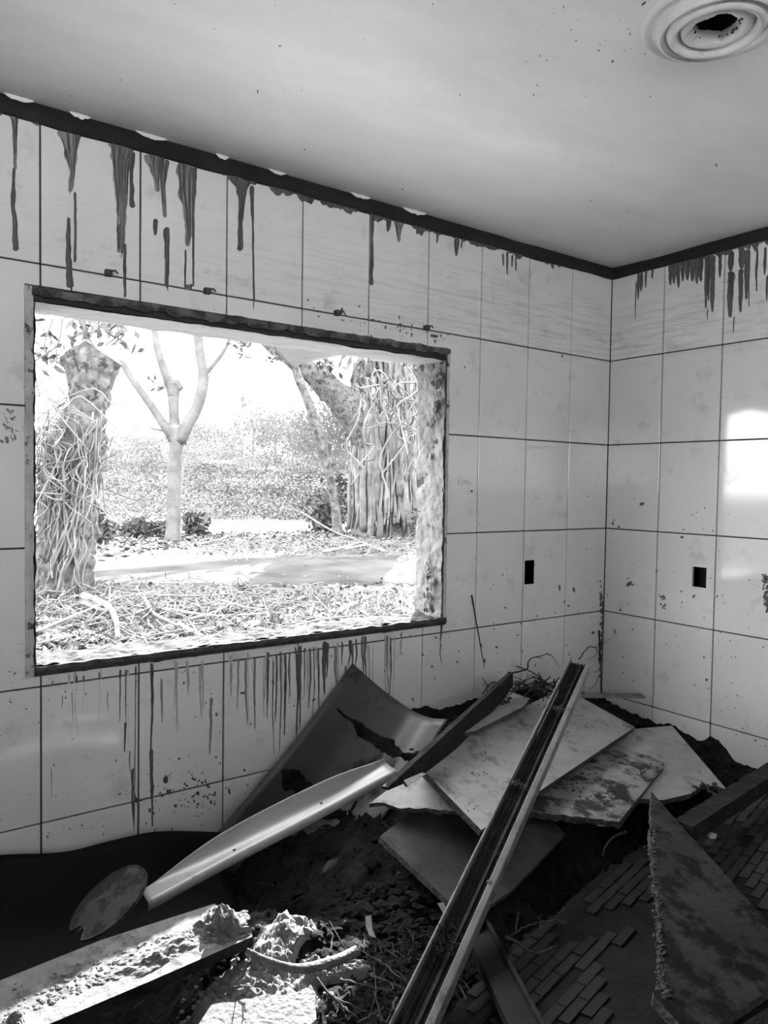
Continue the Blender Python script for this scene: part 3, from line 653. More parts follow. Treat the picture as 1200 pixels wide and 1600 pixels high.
# torn end of the edge flange
MB().extrude([(-HWD+.010,-.004),(-HWD+.012,-.004),(-HWD+.016,.016),(-HWD+.014,.017)], a+ax*.30, a+ax*.62, sd_, up).build('torn_lip', T['metal'], parent=ch)
def wrap(frac, turns, rad, seed, spread):
    r = random.Random(seed); c0 = lerp(a, b_, frac); pts = []
    for i in range(turns*10+1):
        t = i/(turns*10); an = 2*math.pi*turns*t
        pts.append(c0+sd_*lerp(-HWD-.006, HWD-.024, t)+up*(.010+rad*math.sin(an))+ax*(rad*math.cos(an)+spread*(t-.5)))
    m = MB(); m.tube(pts, .0012, 5)
    for k in range(4):
        p = c0+sd_*r.uniform(-HWD, 0)+up*.012; m.tube([p, p+Vector((r.gauss(0,.02), r.gauss(0,.02), r.uniform(0,.02))), p+Vector((r.gauss(0,.035), r.gauss(0,.03), r.uniform(-.01,.02)))], .0011, 5)
    m.build('wire_wrap', T['wire'], parent=ch, smooth=True)
wrap(.50, 9, .009, 1, .01); wrap(.235, 6, .010, 2, -.01)
m = MB(); r = random.Random(11)
for f0, n0, sp in ((.235,26,.018),(.86,60,.022),(.67,14,.012)):
    for k in range(n0):
        p = lerp(a, b_, f0)+ax*r.gauss(0,sp)+sd_*r.uniform(-HWD+.01, HWD-.017)+up*.004; d = Vector((r.gauss(0,1), r.gauss(0,1), r.gauss(.2,.4))).normalized()*r.uniform(.008,.03)
        m.tube([p, p+d*.5+Vector((0,0,.004)), p+d], r.uniform(.0008,.002), 4)
tag(m.build('trapped_roots', T['twig'], parent=ch), kind='stuff')
for f0, s_ in ((.735, .008),):
    p = lerp(a, b_, f0)+sd_*(HWD-.014)+up*.012; m = MB(); m.tube([p, p+up*.004], .007, 12); m.build('rivet', T['wire'], parent=ch)

# ---- small metal frame end in the corner
p0, p1 = U(898,1086,z=.515), U(1002,1087,z=.50); ax_ = (p1-p0).normalized(); s2 = Vector((0,0,1)).cross(ax_).normalized(); u2 = ax_.cross(s2)
mf = empty('metal_frame', p0); tag(mf, 'thin metal frame end lying in the room corner', 'frame')
MB().extrude([(0,0),(.006,0),(.006,.010),(0,.010)], p0, p1, s2, u2).build('rail', T['metal'], parent=mf)
MB().extrude([(-.035,-.004),(-.029,-.004),(-.029,.008),(-.035,.008)], p0, p1, s2, u2).build('rail', T['metal'], parent=mf)
MB().extrude([(-.035,-.004),(.006,-.004),(.006,.010),(-.035,.010)], p1-ax_*.006, p1, s2, u2).build('end_bar', T['metal'], parent=mf)
# ---- square timber at the right
a3, b3 = U(1083,1292,z=.42), U(1240,1190,z=.45); ax_ = (b3-a3).normalized(); s2 = Vector((0,0,1)).cross(ax_).normalized(); u2 = ax_.cross(s2)
m = MB(); n = 30; vs = []
for i in range(n+1):
    p = lerp(a3, b3, i/n)
    for k, (x_, y_) in enumerate(((-.0,-.055),(.065,-.055),(.065,0),(.0,0))):
        q = p+s2*x_+u2*y_; vs.append(q+Vector((0,0,.004*fbm((q.x*30,q.y*30,k),3))))
m.add(vs, [(i*4+k, i*4+4+k, i*4+4+(k+1)%4, i*4+(k+1)%4) for i in range(n) for k in range(4)]+[(0,1,2,3), tuple(n*4+k for k in (3,2,1,0))])
tag(m.build('square_timber', T['oldwood']), 'dark square timber at the right edge above the small tiles', 'timber')

# ---- tiled slab under the triangular panel
PN = plane_of([(700,1560,.24),(940,1365,.27),(1160,1300,.31)])
slab, _ = board('tiled_slab', 'broken slab faced with narrow dark brick tiles, under the mouldy panel', 'slab', [(560,1700),(690,1590),(800,1480),(870,1425),(935,1368),(1010,1318),(1085,1290),(1260,1195),(1320,1500),(900,1760)], [(700,1560,.24),(940,1365,.27),(1160,1300,.31)], .05, T['slab'], rag=(1,2,3,4,5), ragamp=.012, seed=21)
o0 = onplane(690,1590,PN); dx = (onplane(935,1368,PN)-o0).normalized(); dy = PN[1].cross(dx).normalized()
if dy.y > 0: dy = -dy
inv = lambda q: (600+FPX*(np.array(q)-CAM).dot(_r)/(np.array(q)-CAM).dot(_f), 800-FPX*(np.array(q)-CAM).dot(_u)/(np.array(q)-CAM).dot(_f))
TWd, TLn = .032, .10; tm = None; r = random.Random(31); cnt = 0
def poly_in(x, y, P):
    c_ = False; j = len(P)-1
    for i in range(len(P)):
        if (P[i][1] > y) != (P[j][1] > y) and x < (P[j][0]-P[i][0])*(y-P[i][1])/(P[j][1]-P[i][1])+P[i][0]: c_ = not c_
        j = i
    return c_
regs = [[(690,1600),(800,1490),(870,1440),(905,1420),(925,1490),(960,1610)], [(900,1410),(940,1375),(1010,1330),(1018,1400),(1000,1460),(935,1480)], [(1095,1305),(1200,1235),(1215,1240),(1215,1440),(1120,1345)]]
for j in range(-4, 40):
    for i in range(-6, 40):
        u_ = i*TLn+(j%2)*TLn*.5; q = o0+dx*(u_+TLn*.5)+dy*(j*TWd+TWd*.5); x, y = inv(q)
        if not any(poly_in(x, y, P) for P in regs): continue
        if r.random() < .02 or fbm((q.x*3.2, q.y*3.2, 4), 2) > .42: continue
        if tm is None:
            m = MB(); h = .006; A0, A1 = TLn/2-.0009, TWd/2-.0012
            m.add([(-A0,-A1,0),(A0,-A1,0),(A0,A1,0),(-A0,A1,0),(-A0+.001,-A1+.001,h),(A0-.001,-A1+.001,h),(A0-.001,A1-.001,h),(-A0+.001,A1-.001,h)], [(0,3,2,1),(4,5,6,7),(0,1,5,4),(1,2,6,5),(2,3,7,6),(3,0,4,7)])
            tm = bpy.data.meshes.new('brick_tile'); tm.from_pydata(m.v, [], m.f); tm.materials.append(T['smalltile'])
        o = bpy.data.objects.new('brick_tile', tm); COL.objects.link(o); o.parent = slab
        R_ = Matrix((dx, dy, PN[1])).transposed().to_4x4(); R_.translation = q-slab.location+PN[1]*r.uniform(-.0015,.001)
        if dx.cross(dy).dot(PN[1]) < 0: R_ = Matrix((dx, -dy, PN[1])).transposed().to_4x4(); R_.translation = q-slab.location+PN[1]*r.uniform(-.0015,.001)
        o.matrix_local = R_ @ Matrix.Rotation(r.gauss(0,.012), 4, 'X') @ Matrix.Rotation(r.gauss(0,.012), 4, 'Y'); cnt += 1

# ---- left: black curved sheet, round lid, dirty plank
tops = smoothpath([U(-120,1350,Y=-.05), U(0,1336,Y=-.05), U(100,1331,Y=-.06), U(180,1312,Y=-.07), U(250,1299,Y=-.09), U(345,1300,Y=-.12)], 30)
rows = []
for i, p in enumerate(tops):
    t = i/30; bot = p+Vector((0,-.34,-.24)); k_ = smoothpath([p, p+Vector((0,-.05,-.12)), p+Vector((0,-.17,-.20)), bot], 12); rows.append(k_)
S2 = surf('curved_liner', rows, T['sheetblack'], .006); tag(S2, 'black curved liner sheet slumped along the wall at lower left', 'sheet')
# lid: tilted disc with a broken notch
lc = U(170,1409,z=.40); e1 = (U(228,1358,z=.46)-U(112,1458,z=.34)); R1 = e1.length/2; e1.normalize()
e2 = (U(140,1385,z=.405)-lc); e2 = (e2-e1*e2.dot(e1)).normalized(); vn = e1.cross(e2)
if vn.z < 0: vn = -vn
vd = (lc-Vector(CAM)).normalized(); pd = vd.cross(e1).normalized(); e2v = vd*.86+pd*(.50 if pd.z > 0 else -.50); e2 = (e2v-e1*e2v.dot(e1)).normalized(); vn = e1.cross(e2)
if vn.dot(Vector(CAM)-lc) < 0: vn = -vn
R2 = R1*1.0
pts = []
for k in range(64):
    an = 2*math.pi*k/64; rr = 1.0
    d = abs((an-math.pi*1.08+math.pi)%(2*math.pi)-math.pi)
    if d < .33: rr = .78+.1*math.sin(an*23)
    pts.append((math.cos(an)*R1*rr, math.sin(an)*R1*.95*rr))
m = MB(); n = 64
vs = [lc+e1*x+e2*y+vn*.004 for x, y in pts]+[lc+e1*x+e2*y-vn*.006 for x, y in pts]+[lc+e1*x*.94+e2*y*.94+vn*.001 for x, y in pts]+[lc+vn*.0]
m.add(vs, [(i,(i+1)%n,n+(i+1)%n,n+i) for i in range(n)]+[(i,(i+1)%n,2*n+(i+1)%n,2*n+i) for i in range(n)]+[(2*n+i,2*n+(i+1)%n,3*n) for i in range(n)]+[tuple(range(2*n-1,n-1,-1))])
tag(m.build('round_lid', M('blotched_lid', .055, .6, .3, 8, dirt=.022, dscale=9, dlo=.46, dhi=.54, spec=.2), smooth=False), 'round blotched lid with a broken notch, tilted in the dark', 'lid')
# dirty plank
PQ = plane_of([(0,1560,.40),(390,1462,.42),(340,1412,.435)])
Q_, _ = board('dirty_plank', 'broad plank crusted with pale dirt, half in sun at lower left', 'plank', [(-150,1585),(0,1532),(160,1468),(335,1412),(372,1425),(395,1463),(230,1535),(72,1602),(-60,1660)], [(0,1560,.40),(390,1462,.42),(340,1412,.435)], .028, M('plank_dust', .17, .9, .4, 10, bump=.6, bscale=40, dirt=.05, dscale=9, dlo=.52, dhi=.64), rag=(3,4), ragamp=.006, seed=33, edge=T['oldwood'])
r = random.Random(8); spots = []
for k in range(420):
    t = r.random()**.8; x = lerp(10, 385, t); yb = lerp(1595, 1450, t); y = yb - abs(r.gauss(0, 22))
    if t > .7: y -= abs(r.gauss(0, 14))
    y = max(y, lerp(1536, 1418, t)+6)
    p = onplane(x, y, PQ); spots.append((p, PQ[1], r.uniform(.003,.011)*(1.6 if t > .8 else 1)))
m = MB()
for p_, n_, s_ in spots: ico(m, p_, s_*.75, r, flat=.6)
tag(m.build('dirt_crust', T['dust'], parent=Q_, fix=False), kind='stuff')
def crust_patch(px, amp, seed, n=16, mN=44):
    P = smoothpath([onplane(x, y, PQ) for x, y in px+[px[0]]], mN)[:-1]; cc_ = sum(P, Vector())/mN; m = MB(); vs = []
    for k in range(n+1):
        for p in P: q = lerp(cc_, p, k/n); vs.append(q+PQ[1]*(amp*(1-(k/n)**2)*(.55+.8*fbm((q.x*45+seed, q.y*45, 0), 5))-.001))
    m.add(vs, [(k*mN+i, k*mN+(i+1)%mN, (k+1)*mN+(i+1)%mN, (k+1)*mN+i) for k in range(n) for i in range(mN)])
    tag(m.build('dirt_mound', T['dust'], parent=Q_), kind='stuff')
crust_patch([(300,1446),(330,1416),(365,1424),(384,1450),(392,1462),(350,1474),(315,1470)], .05, 1); crust_patch([(160,1530),(230,1482),(300,1450),(320,1470),(280,1496),(215,1530)], .014, 2); crust_patch([(-10,1610),(15,1585),(38,1586),(40,1602),(20,1618)], .03, 3)
spots = [(onplane(x, y, PQ), PQ[1], s) for x, y, s in ((372,1446,.018),(382,1456,.014),(330,1432,.012),(362,1428,.014))]
r2 = random.Random(5); m = MB()
for p, n_, s in spots: ico(m, p+n_*s*.2, s, r2, sub=2)
tag(m.build('dirt_clods', T['dust'], parent=Q_), kind='stuff')

# ---- mud heap: height field through control points
ctrl = []
def cp(x, y, z): p = U(x, y, z=z); ctrl.append((p.x, p.y, z))
for x, y, z in ((-1.23,0,.56),(-1.0,0,.57),(-.66,0,.56),(-.3,-.02,.50),(0,0,.44),(0,-.3,.395),(0,-.62,.385),(0,-.87,.30),(0,-1.3,.20),(0,-2.5,.12),(-.12,-.45,.37),(-.2,-.75,.30),
    (-1.1,-.2,.53),(-1.5,-.2,.47),(-1.8,-.12,.28),(-2.3,-.1,.12),(-2.8,-.1,.10),(-3.5,-.1,.10),(-4.6,-.1,.1),
    (-1.1,-.6,.35),(-.8,-.8,.20),(-.5,-.6,.32),(-.5,-1.0,.26),(-1.5,-.65,.34),(-1.4,-.9,.17),(-1.0,-1.1,.20),(-1.5,-1.3,.17),(-.6,-1.5,.2),(-1.9,-1.25,.17),
    (-1.75,-.38,.30),(-2.0,-.35,.14),(-2.1,-.5,.13),(-2.25,-.42,.14),(-1.85,-.62,.33),(-1.97,-.72,.30),(-2.05,-.88,.30),(-1.95,-1.0,.26),(-2.2,-1.0,.26),(-2.12,-.78,.27),
    (-2.6,-.75,.10),(-2.75,-.95,.10),(-2.5,-.5,.14),(-2.8,-.5,.14),(-2.45,-.92,.20),(-2.35,-1.1,.2),(-2.1,-1.4,.15),(-2.9,-1.5,.08),(-3.6,-1.2,.08),(-3.2,-2.4,.06),(-1.2,-2.4,.1),(-4.5,-2.5,.05),(-2.5,-4,.05),(-4.5,-4.1,.05),(-.2,-4.1,.05)):
    ctrl.append((x, y, z))
for x, y, z in ((405,1415,.46),(440,1400,.47),(470,1440,.36),(420,1465,.45),(400,1500,.41),(480,1500,.40),(540,1480,.39),(575,1475,.39),(430,1545,.35),(330,1560,.31),(470,1560,.32)): cp(x, y, z)
CT = np.array(ctrl)
def height(X, Y):
    d2 = (X[...,None]-CT[:,0])**2+(Y[...,None]-CT[:,1])**2
    sg = .11+.10*np.clip(np.sqrt((d2.min(-1))), 0, 3)
    wg = np.exp(-d2/(2*sg[...,None]**2))+1e-4/(d2+.02)**2
    return (wg*CT[:,2]).sum(-1)/wg.sum(-1)
gx = np.concatenate([np.arange(XL, -3.1, .06), np.arange(-3.1, .0001, .0135)]); gx[-1] = -.0005; gx[0] = XL+.002
gy = np.concatenate([np.arange(YB, -1.9, .06), np.arange(-1.9, .0001, .0135)]); gy[-1] = -.0005; gy[0] = YB+.002
GX, GY = np.meshgrid(gx, gy, indexing='ij'); HZ = height(GX, GY)
nzs = np.zeros_like(HZ)
for i in range(len(gx)):
    if gx[i] < -3.12: continue
    for j in range(len(gy)):
        if gy[j] < -1.95: continue
        x_, y_ = gx[i], gy[j]
        nzs[i,j] = .030*mnoise.fractal((x_*7, y_*7, .3), 1.0, 2.1, 3) + .013*mnoise.turbulence((x_*30, y_*30, 1.7), 3, False)
HZ = HZ+nzs-.012
def hz(x, y):
    i = min(max(int(np.searchsorted(gx, x)), 0), len(gx)-1); j = min(max(int(np.searchsorted(gy, y)), 0), len(gy)-1); return float(HZ[i,j])
V = np.stack([GX, GY, HZ], -1).reshape(-1, 3); nx, ny = GX.shape
idx = np.arange(nx*ny).reshape(nx, ny); Fq = np.stack([idx[:-1,:-1], idx[1:,:-1], idx[1:,1:], idx[:-1,1:]], -1).reshape(-1, 4)
me = bpy.data.meshes.new('mud_heap'); me.from_pydata(V.tolist(), [], Fq.tolist()); me.materials.append(T['mud'])
mh = bpy.data.objects.new('mud_heap', me); COL.objects.link(mh); tag(mh, 'dark heap of dried mud and earth filling the room', 'mud', kind='stuff')
# clods lying on the mud
r = random.Random(77); m = MB(); m2 = MB()
def scatter(mm, n, cx, cy, sx, sy, s0, s1, sub=1, lift=.2):
    for k in range(n):
        x, y = r.gauss(cx, sx), r.gauss(cy, sy)
        if x > -.02 or y > -.02: continue
        s = s0+(s1-s0)*r.random()**3; ico(mm, (x, y, hz(x, y)+s*lift), s, r, sub=sub)
for k in range(1500):
    x, y = r.uniform(-2.9, -.03), r.uniform(-1.8, -.03); s = .003+.014*r.random()**4; ico(m, (x, y, hz(x, y)+s*.2), s, r)
scatter(m, 260, -1.97, -.78, .10, .12, .006, .028, 2); scatter(m, 160, -2.05, -.98, .12, .10, .005, .02, 2); scatter(m, 120, -.15, -.6, .08, .2, .004, .016, 2)
tag(m.build('mud_clods', T['clod'], fix=False, origin=(-1.5,-.8,.2)), 'loose dark clods strewn over the mud heap', 'mud', kind='stuff')
for (x, y, z, n_, sx, s1) in ((430,1450,.45,160,18,.011),(462,1412,.46,120,12,.011),(405,1480,.44,80,12,.010),(470,1502,.41,120,22,.010),(555,1476,.40,140,18,.011),(430,1525,.34,90,30,.014),(330,1560,.31,90,26,.014),(400,1560,.31,180,45,.011),(590,1385,.38,40,4,.008)):
    for k in range(n_):
        px_, py_ = r.gauss(x, sx), r.gauss(y, sx*.55); p = U(px_, py_, z=z)
        s = .003+(s1-.003)*r.random()**2.2
        if hz(p.x, p.y) < z-.07: continue
        ico(m2, (p.x, p.y, hz(p.x, p.y)+s*.2), s, r)
tag(m2.build('dust_clods', T['dust'], fix=False, origin=(-2.2,-.8,.3)), 'pale dry crumbs of earth in the sun patch', 'earth', kind='stuff')
# pale earth patch in the sun, dusted blocks
def earth_patch(name, label, pxs, zbase, mat, seed):
    P = [U(x, y, z=zbase) for x, y in pxs]; cx = sum(p.x for p in P)/len(P); cy = sum(p.y for p in P)/len(P)
    m = MB(); n = 44; mN = 90; vs = []
    P2 = smoothpath(P+[P[0]], mN)[:-1]
    for k in range(n+1):
        s = k/n
        for p in P2:
            x, y = lerp(cx, p.x, s), lerp(cy, p.y, s); z = max(hz(x, y), 0)+.030*(1-s**8)-.010*s+.010*fbm((x*70+seed, y*70, 0), 4); vs.append((x, y, z))
    m.add(vs, [(k*mN+i, k*mN+(i+1)%mN, (k+1)*mN+(i+1)%mN, (k+1)*mN+i) for k in range(n) for i in range(mN)])
    return tag(m.build(name, mat, smooth=True), label, 'earth', kind='stuff')
earth_patch('earth_crust', 'pale crumbly earth beside the plank end in the sun', [(388,1440),(440,1392),(500,1400),(470,1430),(455,1465),(470,1495),(420,1505),(395,1490)], .45, T['dust'], 1)
earth_patch('earth_crust', 'pale crumbly earth along the curved shard rim', [(440,1490),(500,1470),(580,1468),(585,1480),(520,1495),(460,1512)], .40, T['dust'], 2)
earth_patch('earth_crust', 'pale crumbly earth at the bottom edge in the sun', [(270,1600),(300,1560),(370,1535),(480,1540),(500,1600),(400,1640)], .31, T['dust'], 3)
# curved shard rim
rim = smoothpath([U(390,1488,z=.45), U(425,1503,z=.445), U(470,1513,z=.44), U(525,1500,z=.43), U(560,1484,z=.43)], 24)
rows = [[p+Vector((0,.022,-.012)), p+Vector((0,.012,.002)), p+Vector((0,.004,.004)), p+Vector((.001,-.004,.001)), p+Vector((.002,-.006,-.010))] for p in rim]
tag(surf('curved_shard', rows, T['dust'], .004), 'curved pale shard rim half buried in sunlit earth', 'shard')
board('pottery_shard', 'thin upright pale shard beside the sunlit earth', 'shard', [(571,1432),(580,1430),(582,1452),(588,1466),(577,1462),(572,1448)], [(571,1432,.46),(580,1430,.46),(582,1466,.41)], .005, T['chip'], seed=41)
# dusty block at the bottom edge
PB_ = plane_of([(300,1572,.37),(490,1552,.37),(400,1600,.36)])
board('dusty_block', 'dust-covered block with a square corner at the bottom edge', 'block', [(285,1640),(330,1570),(420,1556),(492,1549),(497,1640)], [(300,1572,.365),(490,1552,.37),(400,1600,.36)], .11, T['dust'], rag=(1,2), ragamp=.006, seed=43, edge=T['dust'])
board('leaf_scrap', 'curled dry leaf in the dark hollow', 'leaf', [(500,1365),(512,1345),(527,1340),(524,1350),(508,1362)], [(500,1365,.30),(512,1345,.32),(527,1340,.30)], .002, T['board'], seed=44)
board('leaf_scrap', 'curled pale scrap on the mud left of the dark board', 'leaf', [(612,1378),(618,1366),(624,1362),(621,1372),(614,1382)], [(612,1378,.40),(618,1366,.42),(624,1362,.42)], .002, T['palewood'], seed=45)
board('bottle_cap', 'tiny white scrap beside the mouldy panel', 'scrap', [(1105,1306),(1110,1300),(1118,1302),(1116,1309),(1108,1309)], [(1105,1306,.40),(1110,1300,.41),(1118,1302,.40)], .006, T['chip'], seed=46)

# ---- twigs
def twig(name, label, pts, rad, mat, seed=0, sub=0, group=None, wob=.006):
    r = random.Random(seed); P = smoothpath([U(x, y, z=z) if z >= 0 else (WL(x, y, -z*.01) if z > -50 else WR(x, y, .015)) for x, y, z in pts], max(8, 5*len(pts)))
    P = [p+Vector((r.gauss(0,wob*.4), r.gauss(0,wob*.4), r.gauss(0,wob*.3))) for p in P]; n = len(P)
    m = MB().tube(P, [rad*(1-.65*i/(n-1)) for i in range(n)], 6)
    for k in range(sub):
        i = r.randrange(2, n-2); d = (P[i+1]-P[i-1]).normalized(); s = Vector((r.gauss(0,1), r.gauss(0,1), r.gauss(.2,.8))).normalized(); L_ = r.uniform(.04,.12)
        m.tube([P[i], P[i]+(d*.5+s*.6)*L_*.5, P[i]+(d*.3+s)*L_], [rad*.5, rad*.4, rad*.2], 5)
    return tag(m.build(name, mat, smooth=True), label, 'twig', group)
twig('dry_stalk', 'thin dark stalk leaning against the wall right of the window', [(737,930,-1),(743,965,-1.5),(751,1010,-3),(757,1044,-5)], .004, T['twig'], 1, wob=.001)
twig('dry_stalk', 'dark stalk standing in the room corner', [(936,985,-2),(938,1030,-2),(939,1080,-3)], .0045, T['twig'], 2, wob=.002)
twig('dry_stalk', 'curly dry vine rising in the corner behind the channel', [(905,1030,-6),(918,1012,-5),(930,1012,-4),(938,1030,-3),(934,1062,-3),(922,1078,-4)], .0028, T['twig'], 3, 3)
twig('dry_stalk', 'bent twig rising over the root tangle', [(800,1052,-8),(822,1045,-6),(828,1030,-5),(848,1024,-4),(858,1021,-4)], .004, T['twig'], 4, 2)
twig('dry_stalk', 'twig poking up from the mud at the right wall', [(1060,1127,.39),(1080,1117,.42),(1098,1107,.46)], .005, T['twig'], 5, wob=.002)
twig('dry_stalk', 'thin curved grass stem by the right wall', [(1030,1120,.40),(1040,1100,.44),(1050,1095,.46)], .0022, T['twig'], 6)
twig('dry_stalk', 'dark stick slanting on the right wall base', [(1138,1134,.40),(1155,1145,.385),(1171,1157,.37)], .006, T['twig'], 7, wob=.001)
twig('dry_stalk', 'short dark stick by the right edge', [(1168,1163,.37),(1175,1169,.36)], .005, T['twig'], 8, wob=.001)
twig('dry_stalk', 'pale curved stem end in the dark under the blotched board', [(978,1300,.27),(958,1308,.28),(945,1325,.29),(942,1338,.27)], .006, T['palewood'], 9, wob=.001)
twig('dry_stalk', 'forked pale root right of the channel', [(885,1440,.30),(850,1440,.32),(815,1450,.31),(798,1465,.30)], .004, T['palewood'], 10, 3)
twig('dry_stalk', 'short pale root stub right of the channel', [(790,1465,.32),(808,1472,.32),(824,1488,.30)], .007, T['palewood'], 11, 2, wob=.002)
r = random.Random(99)
stk = [((505,1552),(575,1582)),((520,1560),(570,1600)),((495,1530),(560,1600)),((530,1530),(610,1548)),((600,1600),(590,1585)),((560,1598),(600,1575)),((570,1520),(632,1545)),((510,1590),(540,1600)),((590,1500),(640,1540)),((500,1510),(560,1500)),((620,1560),(600,1605)),((345,1545),(395,1540)),((340,1560),(362,1550))]
names = ['upper straw stick in the tangle at the bottom', 'short straw stick crossing the bottom tangle', 'long thin stick slanting into the bottom tangle', 'level pale stick left of the channel', 'stub of stick at the bottom edge', 'short rising stick at the bottom edge', 'pale stick beside the channel foot', 'small stick by the dusty block corner', 'thin stick close to the channel', 'dark bent stick below the shard rim', 'steep short stick near the channel foot', 'pale stick on the dusty block', 'small pale stick left on the dusty block']
for k, ((x0,y0),(x1,y1)) in enumerate(stk):
    z0 = hz(*U(x0,y0,z=.3)[:2])+.015; z1 = hz(*U(x1,y1,z=.3)[:2])+.02; z0 = min(max(z0,.2),.4); z1 = min(max(z1,.2),.4)
    twig('dry_stick', names[k], [(x0,y0,z0),((x0+x1)/2,(y0+y1)/2,(z0+z1)/2+.01),(x1,y1,z1)], r.uniform(.0025,.005), T['palewood'] if k not in (2,9) else T['twig'], 20+k, 1, group='sticks in the bottom tangle', wob=.003)
# tangle of roots in the corner and fine litter
m = MB(); r = random.Random(123)
for k in range(90):
    x, y = r.gauss(835, 32), r.gauss(1076, 8); p = U(x, y, Y=-r.uniform(.06,.3)); d = Vector((r.gauss(0,1), r.gauss(0,.5), r.gauss(.05,.35))).normalized()*r.uniform(.04,.16); q = Vector((r.gauss(0,.015), r.gauss(0,.015), r.gauss(.01,.02)))
    m.tube(smoothpath([p-d*.5, p+q, p+d*.5], 6), r.uniform(.0012,.0035), 5)
tag(m.build('root_tangle', T['twig'], smooth=True), 'tangle of dry roots heaped against the wall behind the channel', 'roots', kind='stuff')
m = MB()
for k in range(260):
    x, y = (r.gauss(-2.02,.12), r.gauss(-1.0,.1)) if k < 120 else (r.uniform(-2.6,-.1), r.uniform(-1.6,-.1)); p = Vector((x, y, hz(x,y)+.006)); d = Vector((r.gauss(0,1), r.gauss(0,1), r.gauss(0,.25))).normalized()*r.uniform(.015,.08)
    if x > -.06 or y > -.06: continue
    m.tube([p-d*.5, p+Vector((0,0,.004)), p+d*.5], r.uniform(.0007,.002), 4)
tag(m.build('straw_litter', T['palewood']), 'fine straw and rootlets strewn on the mud', 'straw', kind='stuff')

# ================================================================ OUTSIDE
def ground_z(x, y): return .05*mnoise.noise((x*.35, y*.35, 2.0))+.02*mnoise.noise((x*1.3, y*1.3, 5.0))
m = MB(); N_ = 120; vs = []
xs = np.linspace(-25, 45, N_); ys = np.concatenate([np.linspace(WT, 24, 90), np.linspace(25, 60, 30)])
for x in xs:
    for y in ys: vs.append((x, y, ground_z(x, y) if y > .6 else -.05))
m.add(vs, [(i*N_+j, (i+1)*N_+j, (i+1)*N_+j+1, i*N_+j+1) for i in range(N_-1) for j in range(N_-1)])
g = m.build('ground', T['ground'], smooth=True, origin=(0,0,0), fix=False); tag(g, 'littered earth outside the window', kind='structure')
g2 = MB().add([(-200,-200,-.25),(200,-200,-.25),(200,200,-.25),(-200,200,-.25)], [(0,1,2,3)]).build('ground_far', T['ground'], origin=(0,0,-.25)); tag(g2, 'open ground around the building', kind='structure')
apr = MB().box((-12, WT+.01, -.06), (8, 5.6, .0)).build('bounce_ground', T['bounce_slab'], origin=(0,0,-.06)); tag(apr, 'unseen pale slab along the house wall, added to bounce light', kind='structure')  # reflector added out of sight below the sill to brighten the ceiling
apr = MB().box((-30, -30, -.2), (20, YB-.16, -.02)).box((-30, YB-.15, -.2), (XL-.16, 4, -.02)).build('bounce_ground', T['yard'], origin=(0,0,-.2)); tag(apr, 'unseen pale yard behind the house, added to bounce light', kind='structure')  # unseen reflector added to send light in by the rear and side openings
vr = MB().box((XL-3.6, YB-3.6, HC+.0), (1.5, YB-.15, HC+.08)).box((XL-3.6, YB-.15, HC+.0), (XL-.15, .4, HC+.08)).build('roof_sky_block', T['plaster'], origin=(0,0,HC)); tag(vr, 'unseen roof added behind and beside the room to block sky', kind='structure')  # added out of view to cut sky light through the openings
rp = [(-300,898),(40,888),(140,880),(300,874),(450,872),(650,868),(900,862),(900,895),(650,908),(520,908),(400,912),(300,912),(150,914),(40,925),(-300,950)]
P = [U(x, y, z=.06) for x, y in rp]; h = len(P)
up_e = smoothpath(P[:7], 40); dn_e = smoothpath(list(reversed(P[7:])), 40); m = MB(); vs = []
for a_, b2 in zip(up_e, dn_e):
    for t, z_ in ((-.12,-.1),(.0,.07),(.3,.078),(.7,.078),(1.0,.07),(1.15,-.12)): q = lerp(a_, b2, t); vs.append((q.x, q.y, z_))
m.add(vs, [(i*6+j, (i+1)*6+j, (i+1)*6+j+1, i*6+j+1) for i in range(40) for j in range(5)])
rd = m.build('road', T['road'], fix=False); tag(rd, 'pale dusty road crossing outside', kind='structure')

# far hillside
def hillp(x, t):
    y1 = 706 - 16*math.sin(x*.008+1)-14*fbm((x*.01, 0, 3), 3)
    base = AT(x, 826, 30); top = AT(x, y1, 130); p = lerp(base, top, t)
    return Vector((p.x, p.y, lerp(-.1, top.z, t**1.15)+1.0*fbm((p.x*.06, p.y*.06, 0), 3)*t))
m = MB(); nh = 90; nd = 30
m.add([hillp(lerp(-250, 900, i/(nh-1)), j/(nd-1)) for i in range(nh) for j in range(nd)], [(i*nd+j, (i+1)*nd+j, (i+1)*nd+j+1, i*nd+j+1) for i in range(nh-1) for j in range(nd-1)])
hl = m.build('hillside', T['farland'], smooth=True, fix=False); tag(hl, 'pale overgrown hillside in the distance', kind='structure')

def leaves(n, rad, size, seed, clumps=18, shell=.5):
    r = np.random.default_rng(seed); cl = r.normal(size=(clumps,3)); cl /= np.linalg.norm(cl,axis=1)[:,None]; cl *= (shell+(1-shell)*r.random((clumps,1)))
    c_ = cl[r.integers(0, clumps, n)]+r.normal(size=(n,3))*.24; c_ *= np.array(rad)
    a_ = r.normal(size=(n,3)); a_ /= np.linalg.norm(a_,axis=1)[:,None]; b2 = np.cross(a_, r.normal(size=(n,3))); b2 /= np.linalg.norm(b2,axis=1)[:,None]
    s = size*(.6+.8*r.random((n,1))); vs = np.stack([c_-a_*s, c_+b2*s*.45, c_+a_*s, c_-b2*s*.45], 1).reshape(-1,3); fs = np.arange(n*4).reshape(n,4)
    me = bpy.data.meshes.new('foliage'); me.from_pydata(vs.tolist(), [], fs.tolist()); return me
crown_meshes = [leaves(3200, (1,1,.85), .055, 40+k, 26, .35) for k in range(4)]
for c_ in crown_meshes: c_.materials.append(T['fartree'])
